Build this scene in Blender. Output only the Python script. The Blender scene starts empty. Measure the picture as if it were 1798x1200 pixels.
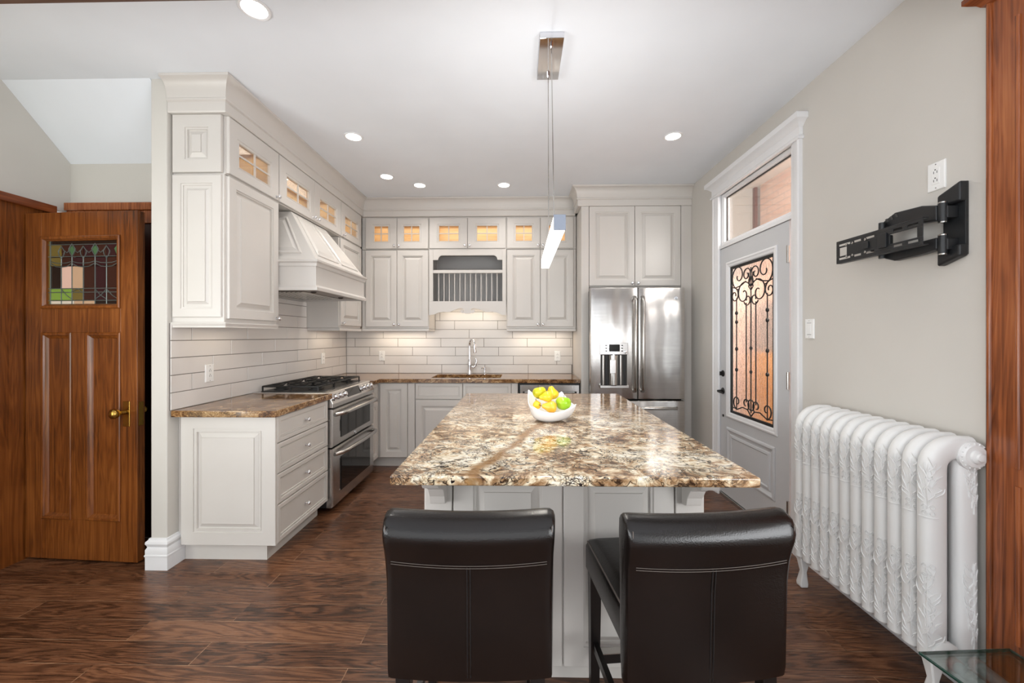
import bpy, bmesh, math, random
from mathutils import Vector, Matrix
R = math.radians
sc = bpy.context.scene
COL = sc.collection
random.seed(7)
# ------------------------------------------------------------------ camera, world, light, exposure
XL, XR, YB, HC = -2.048, 1.71, 4.648, 2.845
cam_d = bpy.data.cameras.new('camera')
cam_d.sensor_width = 36; cam_d.lens = 36*699.15/1798; cam_d.shift_y = -9.8/1798; cam_d.clip_start = .02
cam = bpy.data.objects.new('camera', cam_d); COL.objects.link(cam)
cam.location = (0, 0, 1.3523); cam.rotation_euler = (R(90), 0, .0197)
sc.camera = cam
world = bpy.data.worlds.new('sky'); sc.world = world; world.use_nodes = True
wb = world.node_tree.nodes['Background']
wb.inputs[0].default_value = (.93, .97, 1, 1); wb.inputs[1].default_value = 1.5
sc.view_settings.view_transform = 'Standard'; sc.view_settings.look = 'None'
sc.view_settings.gamma = 1; sc.view_settings.exposure = 0.28; sc.view_settings.use_curve_mapping = False

def lamp(name, kind, loc, power, color=(1, 1, 1), rot=(0, 0, 0), **kw):
    d = bpy.data.lights.new(name, kind); d.energy = power; d.color = color
    for k, v in kw.items(): setattr(d, k, v)
    o = bpy.data.objects.new(name, d); o.location = loc; o.rotation_euler = rot; COL.objects.link(o)
    return o
# soft fill added behind and beside the camera, as if from assumed, unseen windows
lamp('room_fill', 'AREA', (-.6, -2.5, 1.45), 15, (.95, .97, 1), (R(100), 0, 0), shape='RECTANGLE', size=4.2, size_y=2.2)
lamp('room_fill', 'AREA', (-2.98, -.3, 1.5), 108, (.94, .97, 1), (R(112), 0, R(-90)), shape='RECTANGLE', size=2.4, size_y=1.9)
lamp('room_fill', 'AREA', (1.69, -.3, 1.6), 96, (.94, .97, 1), (R(112), 0, R(90)), shape='RECTANGLE', size=1.9, size_y=1.9)
# low light through the hall doorway on the left
lamp('hall_daylight', 'AREA', (-2.75, 1.0, 1.4), 3.2, (.94, 1, .6), (R(90), 0, R(-12)), shape='RECTANGLE', size=.6, size_y=1.8)
lamp('outdoor_daylight', 'AREA', (2.35, 2.0, 2.6), 50, (1, .97, .94), (R(68), 0, 0), shape='RECTANGLE', size=.7, size_y=.9)
# daylight on the passage outside the side door
lamp('outdoor_daylight', 'AREA', (1.95, 2.6, 3.1), 80, (1, .97, .93), (0, R(-50), R(25)), shape='RECTANGLE', size=.4, size_y=1.4)

# ------------------------------------------------------------------ materials
def lin(c):
    return tuple((x/255/12.92 if x/255 <= .04045 else ((x/255+.055)/1.055)**2.4) for x in c)+(1,)
class NT:
    def __init__(s, name):
        s.m = bpy.data.materials.new(name); s.m.use_nodes = True; s.t = s.m.node_tree; s.n = s.t.nodes
        s.b = s.n['Principled BSDF']
    def add(s, typ, **kw):
        n = s.n.new(typ)
        for k, v in kw.items(): setattr(n, k, v)
        return n
    def link(s, a, b): s.t.links.new(a, b)
    def pos(s, scale=(1, 1, 1), rot=(0, 0, 0), loc=(0, 0, 0)):
        g = s.add('ShaderNodeNewGeometry'); mp = s.add('ShaderNodeMapping')
        mp.inputs['Scale'].default_value = scale; mp.inputs['Rotation'].default_value = rot; mp.inputs['Location'].default_value = loc
        s.link(g.outputs['Position'], mp.inputs[0]); return mp.outputs[0]
    def noise(s, vec, scale, detail=4, rough=.5, dist=0):
        n = s.add('ShaderNodeTexNoise'); n.inputs['Scale'].default_value = scale; n.inputs['Detail'].default_value = detail
        n.inputs['Roughness'].default_value = rough; n.inputs['Distortion'].default_value = dist
        s.link(vec, n.inputs['Vector']); return n.outputs['Fac']
    def ramp(s, fac, stops, interp='LINEAR'):
        r = s.add('ShaderNodeValToRGB'); e = r.color_ramp.elements; r.color_ramp.interpolation = interp
        while len(e) < len(stops): e.new(.5)
        for el, (p, c) in zip(e, stops): el.position = p; el.color = c
        s.link(fac, r.inputs[0]); return r.outputs[0]
    def mix(s, fac, a, b, mode='MIX'):
        m = s.add('ShaderNodeMix', data_type='RGBA', blend_type=mode)
        for sock, val in ((m.inputs[0], fac), (m.inputs[6], a), (m.inputs[7], b)):
            if hasattr(val, 'links'): s.link(val, sock)
            else: sock.default_value = val
        return m.outputs[2]
    def math(s, op, a, b=0, clamp=False):
        m = s.add('ShaderNodeMath', operation=op, use_clamp=clamp)
        for i, val in ((0, a), (1, b)):
            if hasattr(val, 'links'): s.link(val, m.inputs[i])
            else: m.inputs[i].default_value = val
        return m.outputs[0]
    def bump(s, h, strength=.2, dist=.01):
        b = s.add('ShaderNodeBump'); b.inputs['Strength'].default_value = strength; b.inputs['Distance'].default_value = dist
        s.link(h, b.inputs['Height']); s.link(b.outputs[0], s.b.inputs['Normal'])
    def color(s, c):
        if hasattr(c, 'links'): s.link(c, s.b.inputs['Base Color'])
        else: s.b.inputs['Base Color'].default_value = c

def simple(name, c, rough=.5, metal=0, **kw):
    t = NT(name); t.color(lin(c)); t.b.inputs['Roughness'].default_value = rough; t.b.inputs['Metallic'].default_value = metal
    for k, v in kw.items(): t.b.inputs[k].default_value = v
    return t.m
def painted(name, c, rough=.4, scale=60, strength=.03):
    t = NT(name); v = t.pos(); n = t.noise(v, 3, 2); h = t.noise(v, scale, 3)
    c0 = tuple(x*.985 for x in c); t.color(t.ramp(n, [(.3, lin(c0)), (.7, lin(c))]))
    t.b.inputs['Roughness'].default_value = rough; t.bump(h, strength, .004); return t.m
def emis(name, c, s):
    t = NT(name); t.color(lin(c)); t.b.inputs['Emission Color'].default_value = lin(c); t.b.inputs['Emission Strength'].default_value = s; return t.m

def wood(name, dark, mid, light, axis='z', rough=.35, scale=1.0, spec=.5):
    t = NT(name); st = {'x': (.7, 11, 11), 'y': (11, .7, 11), 'z': (11, 11, .7)}[axis]
    st = tuple(x*scale for x in st)
    v = t.pos(st); n1 = t.noise(v, 1.3, 3, .5, 1.2)
    rings = t.math('SINE', t.math('MULTIPLY', n1, 42)); rings = t.math('MULTIPLY_ADD', rings, .5); 
    t.n[rings.node.name].inputs[2].default_value = .5
    v2 = t.pos(tuple(x*(9 if x > 3 else 2) for x in st)); fine = t.noise(v2, 1.2, 4, .6)
    big = t.noise(t.pos(), 1.7, 3)
    f = t.math('ADD', t.math('MULTIPLY', rings, .11), t.math('ADD', t.math('MULTIPLY', fine, .5), t.math('MULTIPLY', big, .6)))
    c = t.ramp(f, [(.38, lin(dark)), (.6, lin(mid)), (.85, lin(light))])
    t.color(c); t.b.inputs['Roughness'].default_value = rough; t.bump(fine, .08, .003); t.b.inputs['Specular IOR Level'].default_value = spec
    return t.m

def floor_mat():
    t = NT('dark_plank_floor'); v = t.pos((1, 1, 1), loc=(.31, .045, 0))
    br = t.add('ShaderNodeTexBrick'); br.offset = .37; br.offset_frequency = 2
    br.inputs['Scale'].default_value = 1; br.inputs['Brick Width'].default_value = 1.05; br.inputs['Row Height'].default_value = .127
    br.inputs['Mortar Size'].default_value = .0017; br.inputs['Mortar Smooth'].default_value = .3; br.inputs['Bias'].default_value = 0
    br.inputs['Color1'].default_value = (0, 0, 0, 1); br.inputs['Color2'].default_value = (1, 1, 1, 1); br.inputs['Mortar'].default_value = (.5, .5, .5, 1)
    t.link(v, br.inputs['Vector'])
    sep = t.add('ShaderNodeSeparateColor'); t.link(br.outputs['Color'], sep.inputs[0]); tint = sep.outputs[0]
    # grain, shifted per plank
    g = t.add('ShaderNodeNewGeometry'); off = t.add('ShaderNodeCombineXYZ'); t.link(t.math('MULTIPLY', tint, 37), off.inputs[0]); t.link(t.math('MULTIPLY', tint, 19), off.inputs[1])
    va = t.add('ShaderNodeVectorMath', operation='ADD'); t.link(g.outputs['Position'], va.inputs[0]); t.link(off.outputs[0], va.inputs[1])
    mp = t.add('ShaderNodeMapping'); mp.inputs['Scale'].default_value = (1.1, 9, 1); t.link(va.outputs[0], mp.inputs[0])
    n1 = t.noise(mp.outputs[0], 1.1, 3, .5, .9)
    rings = t.math('SINE', t.math('MULTIPLY', n1, 75))
    mp2 = t.add('ShaderNodeMapping'); mp2.inputs['Scale'].default_value = (7, 170, 1); t.link(va.outputs[0], mp2.inputs[0])
    fine = t.noise(mp2.outputs[0], 1, 4, .65)
    f = t.math('ADD', t.math('MULTIPLY', rings, .13), t.math('ADD', t.math('MULTIPLY', fine, .62), t.math('MULTIPLY', tint, .20)))
    c = t.ramp(f, [(.18, lin((52, 32, 21))), (.42, lin((98, 63, 43))), (.66, lin((130, 89, 62))), (.92, lin((158, 116, 84)))])
    edge = t.math('MULTIPLY', br.outputs['Fac'], t.ramp(t.noise(t.pos((3, 3, 1)), 3, 4), [(.38, (.15, .15, .15, 1)), (.6, (1, 1, 1, 1))]))
    c = t.mix(br.outputs['Fac'], c, lin((40, 24, 16))); c = t.mix(edge, c, lin((158, 122, 94)))
    t.color(c); r = t.math('ADD', t.math('MULTIPLY', fine, .18), .2); t.link(r, t.b.inputs['Roughness'])
    t.bump(t.math('SUBTRACT', fine, t.math('MULTIPLY', br.outputs['Fac'], 2)), .12, .003); return t.m

def granite_light():
    t = NT('cream_brown_granite'); v = t.pos((1, 1.2, 1.2), (0, 0, R(24)))
    warp = t.add('ShaderNodeTexNoise'); warp.inputs['Scale'].default_value = 7; warp.inputs['Detail'].default_value = 4; t.link(v, warp.inputs['Vector'])
    vm = t.add('ShaderNodeVectorMath', operation='MULTIPLY_ADD'); t.link(warp.outputs['Color'], vm.inputs[0]); vm.inputs[1].default_value = (.16, .16, .16); t.link(v, vm.inputs[2])
    w = vm.outputs[0]
    a = t.noise(w, 3.4, 5, .6); b = t.noise(w, 26, 5, .65); cc = t.noise(w, 70, 4, .6)
    base = t.ramp(t.math('ADD', t.math('MULTIPLY', a, .5), t.math('MULTIPLY', b, .55)),
                  [(.41, lin((104, 76, 52))), (.465, lin((152, 120, 88))), (.505, lin((190, 164, 132))), (.545, lin((220, 205, 176))), (.62, lin((240, 234, 218)))])
    sp = t.ramp(cc, [(.50, (0, 0, 0, 1)), (.62, (1, 1, 1, 1))])
    base = t.mix(t.math('MULTIPLY', sp, .42), base, lin((146, 108, 72)))
    # broken dark crackle between the crystals, and a few black blots
    def crack(scale, wid, st):
        mp = t.add('ShaderNodeMapping'); mp.inputs['Scale'].default_value = st; t.link(w, mp.inputs[0])
        vo = t.add('ShaderNodeTexVoronoi', feature='DISTANCE_TO_EDGE'); vo.inputs['Scale'].default_value = scale; t.link(mp.outputs[0], vo.inputs['Vector'])
        return t.math('SUBTRACT', 1, t.math('MULTIPLY', vo.outputs['Distance'], wid), True)
    k1 = t.math('MULTIPLY', crack(26, 9, (1, 2.0, 1.4)), t.ramp(t.noise(w, 19, 3), [(.46, (0, 0, 0, 1)), (.56, (1, 1, 1, 1))]))
    k2 = t.math('MULTIPLY', crack(52, 7, (1, 2.1, 1.4)), t.ramp(t.noise(w, 11, 3), [(.44, (0, 0, 0, 1)), (.58, (1, 1, 1, 1))]))
    vein = t.math('MULTIPLY', t.math('MAXIMUM', t.math('MULTIPLY', k1, 1.5, True), t.math('MULTIPLY', k2, 1.35, True)), .94, True)
    base = t.mix(vein, base, lin((46, 32, 24)))
    blot = t.ramp(t.noise(w, 34, 2, .5), [(.665, (0, 0, 0, 1)), (.69, (1, 1, 1, 1))]); base = t.mix(blot, base, lin((32, 25, 24)))
    # one smooth tan seam running through the slab
    g = t.add('ShaderNodeNewGeometry'); sx = t.add('ShaderNodeSeparateXYZ'); t.link(g.outputs['Position'], sx.inputs[0])
    line = t.math('SUBTRACT', sx.outputs[0], t.math('MULTIPLY_ADD', sx.outputs[1], .33)); line.node.inputs[1].default_value
    ma = [n for n in t.n if n.type == 'MATH' and n.operation == 'MULTIPLY_ADD'][-1]; ma.inputs[2].default_value = -.555
    line = t.math('ADD', line, t.math('MULTIPLY', t.math('SUBTRACT', t.noise(t.pos(), 6, 4), .5), .12))
    seam = t.math('SUBTRACT', 1.35, t.math('MULTIPLY', t.math('ABSOLUTE', line), 42), True)
    base = t.mix(t.math('MULTIPLY', seam, .85), base, t.ramp(cc, [(.3, lin((118, 84, 48))), (.7, lin((160, 120, 74)))]))
    # browner zone at the far end of the slab
    far = t.math('MULTIPLY', t.math('MULTIPLY', t.math('SUBTRACT', sx.outputs[1], 1.75), .9, True), .75, True)
    base = t.mix(far, base, t.mix(b, lin((92, 64, 46)), lin((186, 156, 128))))
    t.color(base); t.b.inputs['Roughness'].default_value = .09; t.b.inputs['Specular IOR Level'].default_value = .55
    return t.m
def granite_brown():
    t = NT('brown_granite'); v = t.pos((1, 1, 1.5), (0, 0, R(35))); a = t.noise(v, 17, 6, .7, .8); b = t.noise(v, 110, 4, .6)
    c = t.ramp(t.math('ADD', t.math('MULTIPLY', a, .65), t.math('MULTIPLY', b, .4)), [(.38, lin((40, 27, 18))), (.48, lin((98, 66, 40))), (.56, lin((146, 108, 68))), (.66, lin((196, 168, 128)))])
    t.color(c); t.b.inputs['Roughness'].default_value = .1; return t.m
def steel(name, c=(190, 190, 190), rough=.24, wav=0., brush='x'):
    t = NT(name); t.b.inputs['Metallic'].default_value = 1
    st = {'x': (3, 3, 260), 'z': (260, 260, 3)}[brush]; n = t.noise(t.pos(st), 1, 3)
    t.color(t.ramp(n, [(.3, lin(tuple(x*.94 for x in c))), (.7, lin(c))])); t.b.inputs['Roughness'].default_value = rough
    if wav:
        h = t.noise(t.pos((5, 5, 1.1)), 1.2, 1); t.bump(h, wav, .06)
    else: t.bump(n, .02, .001)
    return t.m
def brick_mat():
    t = NT('pink_brick'); g = t.add('ShaderNodeNewGeometry'); s = t.add('ShaderNodeSeparateXYZ'); t.link(g.outputs['Position'], s.inputs[0])
    cb = t.add('ShaderNodeCombineXYZ'); t.link(t.math('ADD', s.outputs[0], s.outputs[1]), cb.inputs[0]); t.link(s.outputs[2], cb.inputs[1])
    br = t.add('ShaderNodeTexBrick'); br.inputs['Scale'].default_value = 1; br.inputs['Brick Width'].default_value = .21; br.inputs['Row Height'].default_value = .072
    br.inputs['Mortar Size'].default_value = .006; br.inputs['Color1'].default_value = lin((218, 178, 158)); br.inputs['Color2'].default_value = lin((230, 198, 180)); br.inputs['Mortar'].default_value = lin((190, 176, 166))
    t.link(cb.outputs[0], br.inputs['Vector']); n = t.noise(t.pos(), 22, 4)
    t.color(t.mix(t.math('MULTIPLY', n, .4), br.outputs['Color'], lin((184, 140, 120)))); t.b.inputs['Roughness'].default_value = .9
    t.bump(br.outputs['Fac'], -.4, .01); return t.m
def leather():
    t = NT('espresso_leather'); v = t.pos(); vo = t.add('ShaderNodeTexVoronoi'); vo.inputs['Scale'].default_value = 260; t.link(v, vo.inputs['Vector'])
    w = t.noise(t.pos((10, 60, 60)), 1.5, 3)
    n = t.noise(v, 6, 3); t.color(t.ramp(n, [(.3, lin((12, 8, 7))), (.7, lin((19, 13, 11)))])); t.b.inputs['Roughness'].default_value = .27; t.b.inputs['Specular IOR Level'].default_value = .42
    t.bump(t.math('ADD', t.math('MULTIPLY', vo.outputs['Distance'], .6), w), .12, .003); return t.m
def clear_glass(name, tint=(1, 1, 1, 1), refl=.08, bump=0, scale=40, rough=.02):
    t = NT(name); tr = t.add('ShaderNodeBsdfTransparent'); tr.inputs[0].default_value = tint
    gl = t.add('ShaderNodeBsdfGlossy'); gl.inputs['Roughness'].default_value = rough; mx = t.add('ShaderNodeMixShader'); fr = t.add('ShaderNodeFresnel'); fr.inputs[0].default_value = 1.45
    t.link(t.math('ADD', t.math('MULTIPLY', fr.outputs[0], .6), refl*.3), mx.inputs[0]); t.link(tr.outputs[0], mx.inputs[1]); t.link(gl.outputs[0], mx.inputs[2])
    t.link(mx.outputs[0], t.n['Material Output'].inputs[0]); return t.m
def rain_glass():
    t = NT('rippled_glass'); t.color((1, .99, .98, 1)); t.b.inputs['Transmission Weight'].default_value = 1; t.b.inputs['Roughness'].default_value = .02; t.b.inputs['IOR'].default_value = 1.1
    n = t.noise(t.pos((1, 60, 16)), 1.3, 3, .6, .8); t.bump(n, .35, .012); return t.m
def radiator_mat():
    t = NT('white_radiator_enamel'); t.color(lin((228, 228, 227))); t.b.inputs['Roughness'].default_value = .32
    n = t.noise(t.pos(), 120, 2); t.bump(n, .04, .002); return t.m
def tile_mat():
    t = NT('glazed_white_tile'); n = t.noise(t.pos((2, 2, 60)), 1.2, 3); o = t.noise(t.pos(), 2.3, 1)
    t.color(t.ramp(o, [(.3, lin((215, 210, 205))), (.7, lin((226, 222, 218)))])); t.b.inputs['Roughness'].default_value = .22; t.bump(n, .12, .003); return t.m

M = dict(
    wall=painted('greige_wall_paint', (208, 204, 197), .75, 220, .03), ceil=painted('white_ceiling_paint', (234, 238, 243), .8, 200, .02),
    cab=painted('warm_white_cabinet_paint', (210, 205, 199), .36), cabcool=painted('white_door_paint', (203, 204, 206), .4),
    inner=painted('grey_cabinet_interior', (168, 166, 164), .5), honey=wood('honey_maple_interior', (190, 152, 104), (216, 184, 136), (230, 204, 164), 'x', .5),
    trim=painted('white_trim_paint', (233, 233, 234), .35), floor=floor_mat(), gran=granite_light(), granb=granite_brown(),
    steel=steel('brushed_stainless', (204, 202, 200), .26), fsteel=steel('wavy_stainless', (214, 211, 208), .24, .3), chrome=simple('polished_chrome', (225, 225, 228), .06, 1),
    satin=simple('satin_nickel', (190, 188, 184), .22, 1), iron=simple('black_cast_iron', (22, 20, 19), .5), black=simple('black_plastic', (26, 27, 29), .42),
    blackmetal=simple('black_powder_coat', (30, 32, 34), .38), darkglass=simple('dark_oven_glass', (10, 10, 11), .06), tile=tile_mat(),
    grout=simple('grey_grout', (122, 115, 110), .9), white=simple('white_plastic', (240, 240, 238), .3), slot=simple('dark_slot', (60, 58, 56), .6),
    oak=wood('golden_oak', (48, 22, 8), (112, 60, 22), (148, 88, 40), 'z', .28), mahog=wood('red_mahogany', (84, 40, 18), (146, 80, 42), (184, 114, 66), 'z', .22),
    mahogy=wood('red_mahogany_lengthwise', (74, 34, 16), (128, 66, 34), (164, 94, 52), 'y', .22), mahogx=wood('dark_walnut_header', (56, 38, 28), (88, 66, 54), (104, 82, 68), 'x', .4),
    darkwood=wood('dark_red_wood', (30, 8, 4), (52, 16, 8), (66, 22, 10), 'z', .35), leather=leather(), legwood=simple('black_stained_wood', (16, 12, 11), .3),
    thread=simple('pale_stitching', (92, 84, 78), .7), seam=simple('dark_seam', (14, 10, 10), .5), brass=simple('aged_brass', (176, 140, 70), .25, 1), ceramic=simple('white_porcelain', (240, 240, 240), .12),
    pot=emis('downlight_glow', (255, 251, 244), 9), tube=emis('pendant_diffuser_glow', (255, 248, 236), 5), alu=simple('brushed_aluminium', (132, 138, 150), .45, .6),
    rad=radiator_mat(), brick=brick_mat(), greyst=painted('grey_render', (176, 170, 162), .9), redbrick=simple('shaded_red_brick', (104, 54, 40), .9), whiteout=painted('white_soffit_paint', (240, 236, 228), .7),
    shed=painted('shed_grey_paint', (150, 146, 142), .6), pinkwall=painted('pale_pink_render', (238, 208, 192), .9, 30, .3), fence=wood('orange_fence_board', (186, 128, 76), (214, 160, 104), (228, 182, 130), 'z', .7), glass=clear_glass('window_glass'), rain=rain_glass(), tableglass=clear_glass('green_edged_glass', (.86, .93, .9, 1), .3),
    glassedge=simple('dark_green_glass_edge', (28, 62, 52), .1), crystal=simple('crystal_knob', (235, 235, 238), .04, .85), lead=simple('lead_came', (120, 128, 124), .4, .6),
    pglass=simple('pipe_grey_paint', (150, 150, 152), .4), copper=simple('pink_copper_fitting', (200, 150, 146), .4),
)
def fruit(name, c1, c2, sc_=9):
    t = NT(name); n = t.noise(t.pos(), sc_*3, 3); t.color(t.ramp(n, [(.35, lin(c1)), (.65, lin(c2))])); t.b.inputs['Roughness'].default_value = .28
    sp = t.noise(t.pos(), 300, 2); t.bump(sp, .03, .001); return t.m
M['apple'] = fruit('green_apple_skin', (140, 190, 20), (172, 212, 48)); M['apple2'] = fruit('yellow_green_apple_skin', (160, 180, 20), (214, 196, 36)); M['pear'] = fruit('golden_pear_skin', (236, 182, 20), (248, 206, 56)); M['pear2'] = fruit('orange_pear_skin', (240, 170, 46), (250, 200, 70)); M['stalk'] = simple('brown_stalk', (66, 44, 26), .7)
GL = {k: simple('stained_'+k, c, .12, 0, **{'Specular IOR Level': .7}) for k, c in dict(brown=(58, 32, 24), dark=(34, 24, 18), pink=(226, 186, 170), pale=(196, 160, 130), green=(128, 158, 66), teal=(74, 106, 72), olive=(112, 96, 48), purple=(52, 26, 28), white=(222, 208, 190)).items()}

# ------------------------------------------------------------------ mesh helpers
FM = {'+X': lambda p: (lambda u, v, w: (p+w, u, v)), '-X': lambda p: (lambda u, v, w: (p-w, u, v)), '-Y': lambda p: (lambda u, v, w: (u, p-w, v)), '+Z': lambda p: (lambda u, v, w: (u, v, p+w))}
NRM = {'+X': Vector((1, 0, 0)), '-X': Vector((-1, 0, 0)), '-Y': Vector((0, -1, 0))}
ORG = {}
class MB:
    def __init__(s): s.bm = bmesh.new(); s.mi = 0
    def _f(s, vs):
        try:
            f = s.bm.faces.new(vs); f.material_index = s.mi; return f
        except ValueError: return None
    def box(s, x0, x1, y0, y1, z0, z1):
        v = [s.bm.verts.new(p) for p in ((x0, y0, z0), (x1, y0, z0), (x1, y1, z0), (x0, y1, z0), (x0, y0, z1), (x1, y0, z1), (x1, y1, z1), (x0, y1, z1))]
        for q in ((3, 2, 1, 0), (4, 5, 6, 7), (0, 1, 5, 4), (1, 2, 6, 5), (2, 3, 7, 6), (3, 0, 4, 7)): s._f([v[i] for i in q])
        return s
    def loft(s, rings, closed=True, cap0=True, cap1=True):
        vs = [[s.bm.verts.new(p) for p in r] for r in rings]; n = len(vs[0])
        for a, b in zip(vs, vs[1:]):
            for i in range(n if closed else n-1):
                j = (i+1) % n; s._f([a[i], a[j], b[j], b[i]])
        if cap0: s._f(vs[0][::-1])
        if cap1: s._f(vs[-1])
        return s
    def rect(s, face, plane, u0, u1, v0, v1, rings, hole=False):
        f = FM[face](plane); L = []
        for ins, w in rings:
            L.append([f(u0+ins, v0+ins, w), f(u1-ins, v0+ins, w), f(u1-ins, v1-ins, w), f(u0+ins, v1-ins, w)])
        if hole:
            vs = [[s.bm.verts.new(p) for p in r] for r in L]
            vs.append(vs[0])
            for a, b in zip(vs, vs[1:]):
                for i in range(4): s._f([a[i], a[(i+1) % 4], b[(i+1) % 4], b[i]])
            return s
        return s.loft(L)
    def prism(s, pts, face, plane, w0, w1):
        f = FM[face](plane); return s.loft([[f(u, v, w0) for u, v in pts], [f(u, v, w1) for u, v in pts]])
    def tube(s, pts, r, n=8, closed=False, rb=None, up=None):
        P = [Vector(p) for p in pts]; m = len(P); rs = r if isinstance(r, (list, tuple)) else [r]*m
        rings = []; prev = None
        for i, p in enumerate(P):
            if closed: d = (P[(i+1) % m]-P[i-1])
            else: d = P[min(i+1, m-1)]-P[max(i-1, 0)]
            d.normalize()
            if prev is None:
                a = Vector(up) if up else (Vector((0, 0, 1)) if abs(d.z) < .9 else Vector((1, 0, 0)))
            else: a = prev
            a = (a-d*a.dot(d))
            if a.length < 1e-6: a = d.orthogonal()
            a.normalize(); prev = a; b = d.cross(a)
            k = (rb/ (rs[i] if rs[i] else 1)) if rb else 1
            rings.append([p+a*(rs[i]*math.cos(t))+b*(rs[i]*k*math.sin(t)) for t in [2*math.pi*j/n for j in range(n)]])
        if closed:
            rings.append(rings[0]); return s.loft(rings, True, False, False)
        return s.loft(rings)
    def lathe(s, prof, org, axis=(0, 0, 1), n=16):
        ax = Vector(axis).normalized(); a = ax.orthogonal().normalized(); b = ax.cross(a); o = Vector(org)
        return s.loft([[o+ax*h+(a*math.cos(2*math.pi*j/n)+b*math.sin(2*math.pi*j/n))*max(r, 1e-4) for j in range(n)] for r, h in prof])
    def sweep(s, path, prof):
        P = [Vector((x, y)) for x, y in path]; rings = []
        for i, p in enumerate(P):
            ds = []
            if i > 0: ds.append((P[i]-P[i-1]).normalized())
            if i < len(P)-1: ds.append((P[i+1]-P[i]).normalized())
            ns = [Vector((d.y, -d.x)) for d in ds]
            nn = ns[0] if len(ns) == 1 else (ns[0]+ns[1])/(1+ns[0].dot(ns[1]))
            rings.append([(p.x+nn.x*o, p.y+nn.y*o, z) for o, z in prof])
        return s.loft(rings)
    def build(s, name, mat, parent=None, bevel=0, smooth=None, seg=2, weld=False):
        if weld: bmesh.ops.remove_doubles(s.bm, verts=s.bm.verts, dist=1e-5)
        bmesh.ops.recalc_face_normals(s.bm, faces=s.bm.faces)
        org = ORG.get(parent.name, Vector((0, 0, 0))) if parent else Vector((0, 0, 0))
        if org.length: bmesh.ops.translate(s.bm, verts=s.bm.verts, vec=-org)
        me = bpy.data.meshes.new(name); s.bm.to_mesh(me); s.bm.free()
        for m in (mat if isinstance(mat, (list, tuple)) else [mat]): me.materials.append(m)
        o = bpy.data.objects.new(name, me); COL.objects.link(o)
        if smooth is not None:
            me.shade_smooth(); me.set_sharp_from_angle(angle=R(smooth))
        if bevel:
            b = o.modifiers.new('bevel', 'BEVEL'); b.width = bevel; b.segments = seg; b.limit_method = 'ANGLE'; b.angle_limit = R(40); b.use_clamp_overlap = True
        if parent:
            o.parent = parent; ORG[o.name] = org
        return o
def tag(o, label=None, cat=None, group=None, kind=None):
    if label: o['label'] = label
    if cat: o['category'] = cat
    if group: o['group'] = group
    if kind: o['kind'] = kind
    return o
def thing(name, loc, label, cat, group=None):
    o = bpy.data.objects.new(name, None); COL.objects.link(o); o.location = loc; o.empty_display_size = .1
    ORG[o.name] = Vector(loc); return tag(o, label, cat, group)
def struct(o, label=None): o['kind'] = 'structure'; return tag(o, label)
def arc(cx, cy, r, a0, a1, n=8): return [(cx+r*math.cos(R(a0+(a1-a0)*i/n)), cy+r*math.sin(R(a0+(a1-a0)*i/n))) for i in range(n+1)]

# ------------------------------------------------------------------ the room
struct(MB().box(-3.2, 1.9, -2.6, 4.75, -.08, 0).build('floor', M['floor']), 'dark brown hardwood plank floor')
m = MB(); m.box(-2.143, 1.9, -2.6, 4.75, HC, HC+.1); m.box(-3.2, -2.143, -2.6, 2.262, HC, HC+.1)
struct(m.build('ceiling', M['ceil']), 'flat white kitchen ceiling')
m = MB(); m.loft([[(-3.15, 2.262, HC+.1), (-3.15, 2.262, HC), (-3.15, 2.64, 2.49), (-3.15, 2.64, 2.6)], [(-2.143, 2.262, HC+.1), (-2.143, 2.262, HC), (-2.143, 2.64, 2.49), (-2.143, 2.64, 2.6)]])
struct(m.build('ceiling_hall', M['ceil']), 'sloping white ceiling over the hall doors')
struct(MB().box(-2.143, 1.9, YB, YB+.1, 0, HC).build('wall_back', M['wall']))
struct(MB().box(-2.143, XL, 2.271, YB, 0, HC+.05).build('wall_left', M['wall'], bevel=.006), 'greige stub wall at the left end of the cabinets')
m = MB(); m.box(XR, XR+.075, -2.6, 2.53, 0, HC); m.box(XR, XR+.075, 3.455, YB, 0, HC); m.box(XR, XR+.075, 2.53, 3.455, 2.575, HC)
struct(m.build('wall_right', M['wall']), 'plain greige wall on the right')
m = MB(); m.box(-3.12, -3.02, -2.6, 2.7, 2.17, HC); m.box(-3.12, -3.02, -2.6, 1.0, 0, 2.17)
struct(m.build('wall_hall_left', M['wall'])); struct(MB().box(-3.02, -2.143, 2.62, 2.7, 0, 2.52).build('wall_hall_back', M['wall']))
# baseboards
BB = [(0, 0), (.018, 0), (.018, .075), (.021, .078), (.021, .086), (.018, .09), (.018, .115), (.011, .13), (.014, .14), (.019, .15), (.017, .162), (.008, .17), (.006, .178), (0, .18)]
struct(MB().sweep([(XR, 2.44), (XR, 1.475)][::1], BB).build('baseboard_right', M['trim'], smooth=30))
struct(MB().sweep([(XR, 4.0), (XR, 3.535)], BB).build('baseboard_right_far', M['trim'], smooth=30))
struct(MB().sweep([(-2.143, 2.6), (-2.143, 2.271), (XL, 2.271), (XL, 2.395)], BB).build('baseboard_left', M['trim'], smooth=30), 'white moulded baseboard around the wall stub')

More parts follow.
